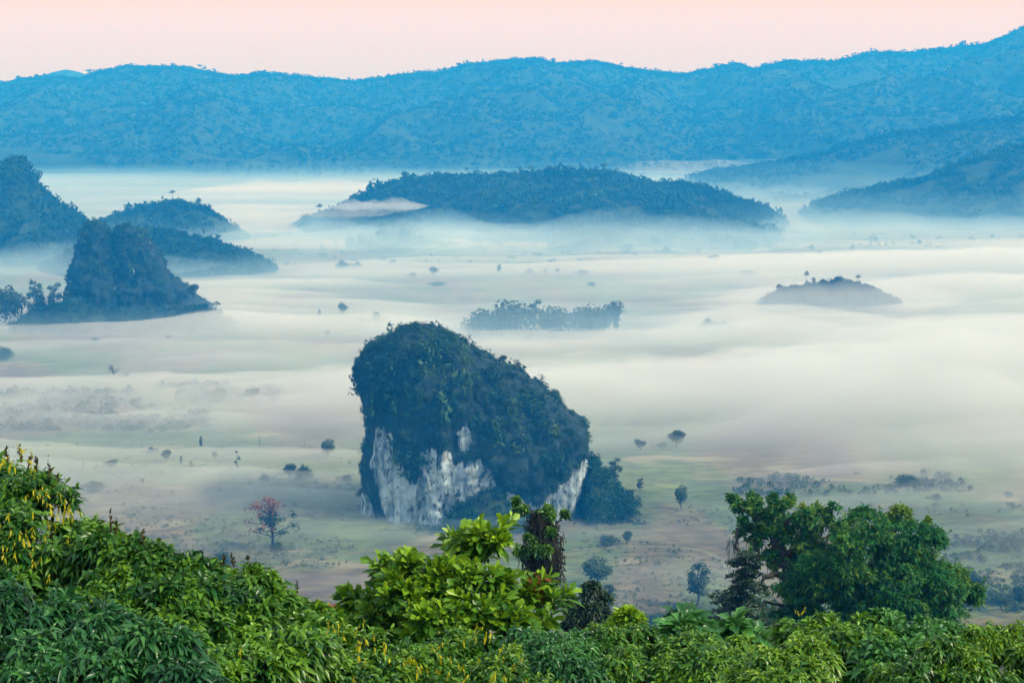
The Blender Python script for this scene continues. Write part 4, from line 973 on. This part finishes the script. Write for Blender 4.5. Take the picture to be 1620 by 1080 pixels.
shrub('glossy deep green shrub right of the yellow flowered shrub',
      [(180, 880, 13, 48, 42), (225, 908, 12.8, 60, 44), (280, 915, 12.8, 55, 42), (205, 960, 12.5, 75, 60), (300, 960, 12.4, 70, 52), (250, 1000, 12.2, 100, 55)],
      820, M_DEEP, tint=0.42, L=0.15, Wd=0.042, droop=0.6, nl=11,
      spikes=[(176, 845, 13, 40), (227, 872, 12.8, 38), (183, 850, 13, 26), (262, 884, 12.8, 24)])
shrub('drooping long leaved shrub at bottom left with bluish green leaves',
      [(40, 985, 10.8, 90, 52), (150, 985, 10.8, 75, 48), (90, 1060, 10.4, 150, 62), (240, 1045, 10.4, 80, 56), (-50, 1010, 10.8, 90, 70), (200, 1100, 10.1, 150, 50)],
      620, M_COOL, tint=0.32, L=0.17, Wd=0.036, droop=0.75, nl=13, up=0.4)
shrub('shining leafy shrub sloping down to the field below the blue green bush',
      [(335, 925, 13, 42, 36), (385, 935, 13, 50, 36), (425, 965, 13, 45, 40), (355, 985, 12.5, 80, 52), (455, 1000, 12.8, 50, 40), (420, 1040, 12.2, 90, 56), (330, 1060, 11.9, 90, 56)],
      900, M_DEEP, tint=0.46, L=0.14, Wd=0.04, droop=0.6, nl=11, yellow=[(385, 1010, 12, 14, 4), (350, 1040, 11.6, 16, 5), (340, 1060, 11.6, 12, 4)],
      spikes=[(370, 900, 13, 24), (395, 905, 13, 24), (318, 893, 13, 22), (352, 900, 13, 18)])
shrub('yellow green shrub with a tall bud spike at the end of the left bank',
      [(462, 965, 14, 30, 28), (490, 985, 14, 32, 28), (475, 1010, 13.8, 55, 34), (520, 1015, 13.8, 48, 34)],
      380, M_FRESH, tint=0.46, L=0.12, Wd=0.04, droop=0.45, nl=10, yellow=[(446, 935, 13.8, 6, 8), (455, 955, 13.6, 8, 6), (500, 1000, 13.2, 14, 8), (520, 1000, 13.2, 12, 8)],
      spikes=[(440, 945, 14, 50), (470, 942, 14, 20)])
yl = lambda *a: [(x, y, 12.6, 12, 6) for x, y in a]
shrub('low shrub at bottom with many hanging yellow flowers',
      [(520, 1060, 13, 60, 42), (590, 1045, 13.2, 58, 40), (560, 1090, 12.6, 100, 46), (650, 1065, 13, 58, 42)],
      560, M_DEEP, tint=0.46, L=0.12, Wd=0.036, droop=0.6, yellow=yl((455, 1040), (470, 1055), (550, 1020), (575, 1010), (560, 1065), (600, 1040), (620, 1035), (445, 1050), (585, 1075)))
shrub('low yellow speckled shrub under the lime green sapling',
      [(710, 1045, 13.4, 58, 40), (770, 1060, 13.2, 60, 42), (690, 1090, 12.8, 90, 44), (800, 1095, 12.8, 90, 44)],
      520, M_FRESH, tint=0.34, L=0.115, Wd=0.036, droop=0.6, yellow=yl((660, 1050), (670, 1065), (740, 1060), (770, 1065), (760, 1000), (775, 1015), (800, 1070), (715, 1075), (690, 1030)))
shrub('arching dense green shrub right below the lime green sapling',
      [(850, 1030, 14, 58, 40), (910, 1028, 14, 52, 38), (880, 1075, 13.5, 100, 50), (830, 1060, 13.6, 50, 36)],
      600, M_COOL, tint=0.50, L=0.13, Wd=0.036, droop=0.85, nl=13)
shrub('bright rounded shrub in the bottom centre below the yellow topped plant',
      [(965, 1035, 14, 52, 40), (1015, 1030, 14.2, 48, 36), (990, 1080, 13.6, 90, 46), (1055, 1045, 14, 42, 36)],
      560, M_FRESH, tint=0.30, L=0.12, Wd=0.036, droop=0.8, nl=12)
shrub('green shrub below the tall irregular dark tree with small drooping leaves',
      [(1095, 1030, 14, 50, 38), (1150, 1035, 14, 50, 36), (1120, 1080, 13.5, 95, 48)],
      480, M_DEEP, tint=0.52, L=0.125, Wd=0.036, droop=0.8, nl=12)
shrub('vivid light green low shrub in front of the big spreading tree',
      [(1210, 1055, 12.6, 48, 32), (1270, 1050, 12.6, 46, 32), (1235, 1085, 12.3, 90, 34)],
      380, M_FRESH, tint=0.52, L=0.12, Wd=0.034, droop=0.85, nl=12, tvar=0.1)
shrub('tall leafy shrub under the left part of the big spreading tree',
      [(1275, 1005, 15, 42, 34), (1330, 1000, 15, 48, 34), (1300, 1040, 14.6, 80, 44), (1365, 1030, 14.6, 44, 40)],
      600, M_DEEP, tint=0.55, L=0.135, Wd=0.042, droop=0.65, nl=11, yellow=[(1263, 968, 14.8, 5, 4), (1290, 1020, 14, 10, 5)])
shrub('broad shiny leaved shrub under the right part of the big spreading tree',
      [(1400, 1005, 15, 42, 30), (1440, 1015, 14.8, 44, 34), (1395, 1055, 14.4, 80, 44), (1480, 1005, 15, 38, 30)],
      520, M_COOL, tint=0.58, L=0.16, Wd=0.05, droop=0.55, nl=10)
shrub('light green shrub with nodding leaf tufts below the right side of the big tree',
      [(1490, 1045, 13.6, 50, 38), (1460, 1080, 13.3, 70, 40), (1535, 1065, 13.5, 50, 40)],
      440, M_FRESH, tint=0.36, L=0.125, Wd=0.036, droop=0.85, nl=12)
shrub('lime tipped shrub filling the bottom right corner',
      [(1560, 1020, 14.4, 42, 34), (1605, 1018, 14.4, 44, 34), (1590, 1065, 14, 80, 48), (1660, 1040, 14.2, 60, 50)],
      560, M_FRESH, tint=0.50, L=0.13, Wd=0.036, droop=0.8, nl=12)
obl = (0, 0.62, 1.0, 0)
shrub('whorled large leaved plant poking up under the tall irregular tree',
      [(1045, 993, 17, 22, 10), (1075, 988, 17, 24, 12), (1100, 995, 17, 20, 10), (1060, 1015, 16.8, 45, 22)],
      70, M_COOL, tint=0.55, L=0.26, Wd=0.075, droop=0.45, nl=11, up=1.2, open_=(40, 105), prof=obl)
shrub('whorled large leaved plant poking up under the dark conifer',
      [(1180, 995, 17, 22, 12), (1200, 1003, 17, 20, 10), (1185, 1025, 16.8, 40, 20)],
      46, M_COOL, tint=0.58, L=0.27, Wd=0.08, droop=0.5, nl=11, up=1.2, open_=(40, 105), prof=obl)
r_, f_, L_ = shrub('small lime shrub with dull red flower heads left of the lime green sapling',
      [(515, 975, 22, 26, 18), (545, 985, 22, 22, 18), (520, 1005, 21.5, 50, 26), (600, 1010, 20, 40, 26), (618, 1002, 19.6, 30, 22), (660, 1022, 20, 46, 26)], 420, M_LIME, tint=0.45, L=0.2, Wd=0.075, droop=0.3, nl=9)
m = MB(); q = np.array([at(x, y, 21.6) for x, y in ((504, 962), (512, 958), (521, 957), (529, 959), (516, 963), (560, 972), (563, 976))])
rosettes(m, q, norm(rdir(7) * 0.3 + [0, 0, 1.0]), np.full(7, 0.5), nl=16, L=0.06, Wd=0.03, droop=0.1, twig=0.05); m.obj('blossom', M_PINK, r_, smooth=True, offset=f_)
shrub('flat topped yellow green plant beside the dark tree behind the near shrubs',
      [(972, 978, 30, 16, 7), (992, 972, 30, 16, 7), (985, 990, 30, 24, 10), (1002, 984, 30, 12, 7)], 170, M_LIME, tint=0.72, L=0.18, Wd=0.06, droop=0.2, nl=9, up=1.3)
# lime green sapling
def sapling():
    D = 19.0
    lp = [(742, 842, D, 40, 24), (780, 850, D, 34, 24), (712, 862, D + .2, 34, 24), (745, 880, D, 52, 30), (790, 885, D, 30, 24), (620, 905, D, 42, 20), (650, 915, D - .3, 60, 30), (668, 885, D + .2, 26, 20), (592, 935, D, 40, 26), (640, 955, D - .5, 60, 36), (700, 930, D - .3, 55, 36), (760, 940, D - .5, 60, 40), (830, 930, D, 50, 28), (870, 935, D, 38, 26), (850, 960, D - .3, 56, 28), (890, 960, D, 26, 22), (690, 985, D - .8, 60, 32), (780, 990, D - .8, 70, 34), (600, 970, D - .3, 44, 28)]
    Lw = lumps_world(lp); fx = at(760, 1010, D); foot = np.array([fx[0], D, float(ground_z(fx[0], D))])
    root = empty('sapling', foot, 'lime green broad leaved sapling in front of the limestone tower', 'tree')
    p, ax, k = tips_on(Lw, 900, 0.9, inner=0.2, per=7, sub=(0.2, 0.38), shoots=0.14); rowz = p[:, 2]
    hi = (rowz - rowz.min()) / (rowz.max() - rowz.min())
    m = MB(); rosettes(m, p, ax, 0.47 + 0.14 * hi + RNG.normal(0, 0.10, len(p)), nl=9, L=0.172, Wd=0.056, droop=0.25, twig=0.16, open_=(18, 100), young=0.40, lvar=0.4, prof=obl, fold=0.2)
    m.obj('foliage', M_LIME, root, smooth=True, offset=foot)
    p, ax, k = tips_on(Lw[9:15] * np.array([1, 1, 1, .7, .7, .7]), 110, -0.3, inner=0.8, shoots=0)
    m = MB(); rosettes(m, p, ax, RNG.uniform(0.2, 0.9, len(p)), nl=4, L=0.14, Wd=0.05, droop=0.7, young=0.2, prof=obl); f = m.obj('withered_leaves', M_DEAD, root, smooth=True, offset=foot)
    f['label'] = 'brown withered leaves hanging inside the crown'
    t = MB(); top = at(745, 850, D); mid = at(738, 960, D)
    tube(t, np.concatenate([wob(foot - [0, 0, .2], mid, 6, 0.02), wob(mid, top, 8, 0.02)[1:]]), np.linspace(0.055, 0.012, 13), 8)
    for (a, b) in [((738, 960), (640, 925)), ((740, 940), (690, 900)), ((738, 975), (600, 950)), ((739, 965), (830, 935)), ((742, 950), (880, 945)), ((743, 900), (785, 865)), ((743, 895), (715, 870)), ((738, 985), (690, 985)), ((738, 985), (800, 990))]:
        tube(t, wob(at(*a, D), at(*b, D - 0.15), 7, 0.05), np.linspace(0.028, 0.008, 7), 6)
    t.obj('trunk', M_BARK, root, offset=foot)
sapling()
# big spreading tree, hung with creepers
def big_tree():
    D = 106.0; R = np.random.default_rng(55)
    up_l = [(1162, 795, 20, 14), (1185, 800, 28, 14), (1215, 800, 26, 16), (1235, 792, 18, 12), (1175, 820, 18, 16), (1180, 845, 16, 16), (1215, 825, 34, 20), (1250, 825, 30, 20), (1285, 815, 26, 20), (1265, 850, 34, 24), (1225, 855, 28, 24), (1240, 885, 24, 20), (1325, 818, 22, 20), (1312, 838, 20, 14)]
    dome = [(1318, 862, 38, 24), (1290, 862, 24, 18), (1345, 855, 40, 26), (1385, 840, 44, 26), (1430, 845, 38, 28), (1455, 870, 34, 30), (1420, 885, 36, 28), (1375, 885, 42, 28), (1285, 898, 36, 24), (1320, 900, 36, 26), (1270, 925, 30, 24), (1310, 940, 52, 32), (1365, 935, 46, 32), (1410, 930, 46, 34), (1455, 925, 40, 34), (1490, 915, 30, 28), (1510, 940, 24, 28), (1525, 965, 18, 28), (1480, 965, 40, 34), (1425, 975, 46, 30), (1360, 980, 50, 28), (1290, 985, 50, 26), (1250, 985, 24, 18), (1535, 985, 12, 14), (1350, 1010, 170, 26)]
    fringe = [(1385, 806, 20, 8), (1410, 808, 22, 9), (1440, 815, 16, 8), (1460, 822, 9, 8), (1350, 830, 18, 9), (1240, 795, 22, 8), (1275, 805, 20, 8), (1462, 850, 6, 14), (1475, 880, 6, 10)]
    mk = lambda l, dy=0: lumps_world([(x, y, D + dy + R.uniform(-1.2, 1.2), rx, rz) for x, y, rx, rz in l])
    A, B, Fg = mk(up_l, 0.5), mk(dome, -0.5), mk(fringe)
    B[:, 4] *= 1.5
    foot = np.array([*at(1262, 1000, D)[:2], 0]); foot[2] = float(ground_z(foot[0], foot[1])) - 0.3
    root = empty('spreading_tree', foot, 'big dark spreading tree smothered in creepers at right', 'tree')
    m = MB()
    p, ax, k = tips_on(A, 1150, 0.5, R, per=14, sub=(0.32, 0.56))
    rosettes(m, p, ax, 0.46 + lump_tint(k, .16, R) + R.normal(0, .10, len(p)), nl=9, L=0.30, Wd=0.13, droop=0.35, twig=0.35, rng=R)
    p, ax, k = tips_on(B, 9000, 0.4, R, per=75, sub=(0.45, 0.8), inner=0.12)
    rosettes(m, p, ax, 0.44 + lump_tint(k, .20, R) + R.normal(0, .06, len(p)), nl=10, L=0.27, Wd=0.11, droop=0.5, twig=0.3, rng=R, young=0.2)
    m.obj('crown', M_BIG, root, smooth=True, offset=foot)
    m = MB(); p, ax, k = tips_on(Fg, 330, 0.6, R); rosettes(m, p, ax, 0.85 + R.normal(0, .08, len(p)), nl=7, L=0.30, Wd=0.10, droop=0.4, twig=0.5, rng=R)
    for (a, b) in [((1430, 820), (1462, 835)), ((1455, 830), (1466, 880)), ((1460, 850), (1490, 885)), ((1380, 815), (1370, 798)), ((1410, 815), (1418, 796)), ((1440, 820), (1436, 800)), ((1462, 838), (1478, 842))]:
        tube(m, wob(at(*a, D), at(*b, D), 8, 0.08), 0.03, 5, 0.7)
    m.obj('creeper', M_BIG, root, smooth=True, offset=foot)
    t = MB(); W_ = lambda *pts: [at(x, y, D + dy) for x, y, dy in pts]
    def limb(pts, r0, r1):
        P = np.array(pts); s = np.linspace(0, len(P) - 1, len(P) * 5); q = np.stack([np.interp(s, np.arange(len(P)), P[:, i]) for i in range(3)], 1)
        q[1:-1] += R.normal(0, 0.08, (len(q) - 2, 3)); q[1:-1] = (q[:-2] + 2 * q[1:-1] + q[2:]) / 4
        tube(t, q, np.linspace(r0, r1, len(q)), 9)
    limb([foot] + W_((1268, 985, 0), (1258, 930, 0), (1244, 890, 0), (1225, 850, 0)), 0.75, 0.28)
    limb(W_((1246, 895, 0), (1215, 880, -.3), (1192, 886, -.5), (1172, 878, -.4), (1163, 862, -.2), (1168, 835, 0)), 0.24, 0.08)
    limb(W_((1225, 852, 0), (1200, 820, 0), (1170, 800, 0)), 0.22, 0.07); limb(W_((1230, 860, 0), (1250, 820, 0), (1280, 805, 0)), 0.22, 0.07)
    limb(W_((1256, 925, 0), (1228, 905, -.4), (1210, 912, -.6), (1200, 925, -.7)), 0.26, 0.08); limb(W_((1262, 955, 0), (1238, 958, -.5), (1208, 950, -.9)), 0.2, 0.07)
    limb(W_((1258, 930, 0), (1300, 890, .5), (1360, 850, .8), (1420, 830, .5)), 0.4, 0.12); limb(W_((1264, 960, 0), (1340, 930, .8), (1440, 910, .9), (1500, 930, .5)), 0.36, 0.1)
    limb(W_((1205, 885, -.4), (1196, 868, -.4), (1190, 850, -.2)), 0.12, 0.05); limb(W_((1240, 885, 0), (1262, 860, -.6), (1290, 845, -.5)), 0.16, 0.06)
    t.obj('trunk', M_BARK, root, smooth=True, offset=foot)
    m = MB()
    for _ in range(26):
        x = R.uniform(1150, 1180) if R.uniform() < .5 else R.uniform(1180, 1250); y = R.uniform(845, 880); L = R.uniform(15, 55)
        tube(m, wob(at(x, y, D - .4), at(x + R.normal() * 3, y + L, D - .4), 5, 0.03), 0.014, 4, R.uniform(0.2, 0.8))
    m.obj('vines', M_VINE, root, offset=foot)
big_tree()
def conifer():
    D = 97.0; R = np.random.default_rng(66); k = mpp(D); top = at(1180, 872, D); foot = top.copy(); foot[2] = float(ground_z(top[0], D)) - 0.2
    root = empty('conifer', foot, 'dark layered conifer standing left under the big spreading tree', 'tree')
    t = MB(); tube(t, wob(foot, top, 12, 0.004), np.linspace(0.28, 0.03, 12), 8); m = MB()
    H = top[2] - foot[2]
    for i, h in enumerate(np.linspace(0.2, 4.9, 15)):
        w = 0.3 + 0.50 * h + R.uniform(-.3, .3)
        for j in range(7):
            a = R.uniform(0, 6.28); L = w * R.uniform(0.65, 1.15); z0 = top[2] - h
            pts = np.array([[top[0] + math.cos(a) * L * s_, D + math.sin(a) * L * s_, z0 + 0.10 * L * s_ - 0.30 * L * s_ * s_ + 0.1] for s_ in np.linspace(0, 1, 6)])
            tube(t, pts, np.linspace(0.04, 0.01, 6), 5)
            lm = [(*q, 0.30 + 0.06 * L, 0.30 + 0.06 * L, 0.09) for q in pts[1:]]
            leafcloud(m, lm, int(34 + 22 * L), 0.15, up=1.2, shell=(0.1, 1.1), tint=0.42, tvar=0.12, rng=R, flat=0.8)
    t.obj('trunk', M_BARK, root, offset=foot); m.obj('crown', M_DARKT, root, offset=foot)
conifer()
def vine_tree():
    D = 70.0; R = np.random.default_rng(77); top = at(855, 800, D); foot = top.copy(); foot[2] = float(ground_z(top[0], D)) - 0.2
    root = empty('vine_choked_tree', foot, 'narrow dead looking tree wrapped in brown vines in front of the tower', 'tree')
    t = MB(); tube(t, wob(foot, at(858, 805, D), 10, 0.008), np.linspace(0.3, 0.10, 10), 8)
    for (x, y) in ((822, 800), (838, 805), (880, 815), (890, 822), (828, 862), (872, 840)): tube(t, wob(at(856, min(y + 30, 880), D), at(x, y, D - .2), 6, 0.06), np.linspace(0.08, 0.03, 6), 6)
    t.obj('trunk', M_BARK, root, offset=foot)
    m = MB()
    for _ in range(520):
        a = R.uniform(0, 6.28); y0 = R.uniform(806, 880); w = 7 + 25 * min(1, max(0, (y0 - 800) / 48)) ** 0.8 + R.normal() * 5; L = R.uniform(16, 75)
        x = 858 + math.cos(a) * w * R.uniform(0.4, 1); dy = math.sin(a) * w * mpp(D)
        tube(m, wob(at(x, y0, D + dy), at(x + R.normal() * 6, min(y0 + L, 935), D + dy), 5, 0.05), 0.013, 4, R.uniform(0.1, 0.9))
    leafcloud(m, lumps_world([(856, 815, D, 12, 10), (850, 830, D, 19, 16), (868, 840, D, 17, 16), (862, 862, D, 26, 22), (848, 880, D, 18, 18), (872, 890, D, 20, 24), (862, 930, D, 30, 35)]), 5200, 0.11, tint=0.45, tvar=0.4, rng=R, shell=(0.3, 1.25), flat=0.5)
    m.obj('vines', M_VINE, root, offset=foot)
    Lw = lumps_world([(822, 800, D, 15, 9), (840, 806, D, 18, 10), (862, 812, D, 18, 10), (882, 816, D, 15, 10), (892, 828, D, 11, 8), (835, 862, D - .6, 24, 13), (858, 866, D - .7, 20, 11), (872, 846, D - .6, 10, 8)])
    p, ax, k = tips_on(Lw, 420, 0.7, R); m = MB(); rosettes(m, p, ax, 0.55 + R.normal(0, .1, len(p)), nl=8, L=0.22, Wd=0.09, droop=0.4, twig=0.2, rng=R); m.obj('crown', M_DEEP, root, smooth=True, offset=foot)
vine_tree()
def dark_tree():
    D = 62.0; R = np.random.default_rng(88)
    Lw = lumps_world([(925, 935, D, 20, 18), (940, 955, D, 22, 22), (918, 965, D, 26, 26), (948, 985, D, 26, 24), (925, 1005, D, 36, 30)])
    f = at(930, 1000, D); foot = np.array([f[0], D, float(ground_z(f[0], D)) - 0.2])
    root = empty('tree', foot, 'dark round tree just right of the lime green sapling', 'tree')
    p, ax, k = tips_on(Lw, 620, 0.6, R); m = MB(); rosettes(m, p, ax, 0.42 + R.normal(0, .12, len(p)), nl=9, L=0.24, Wd=0.09, droop=0.5, twig=0.2, rng=R); m.obj('crown', M_DARKT, root, smooth=True, offset=foot)
    stems(root, foot, Lw, r=0.08, name='trunk', foot=foot)
dark_tree()
# undergrowth on the near slope
n = 2600; y = 24 + 420 * RNG.uniform(0, 1, n) ** 1.5; x = RNG.uniform(-1, 1, n) * (30 + y * 0.5)
P = np.stack([x, y, ground_z(x, y)], 1); sc = RNG.uniform(0.5, 1.3, n) * (0.8 + y / 200)
m = MB(); scatter(m, T_BUSH, P, sc, np.clip(RNG.normal(0.4, 0.15, n), 0, 1)); tag(m.obj('undergrowth', M_ROCKLEAF), 'tangled undergrowth covering the near slope', 'undergrowth', kind='stuff')
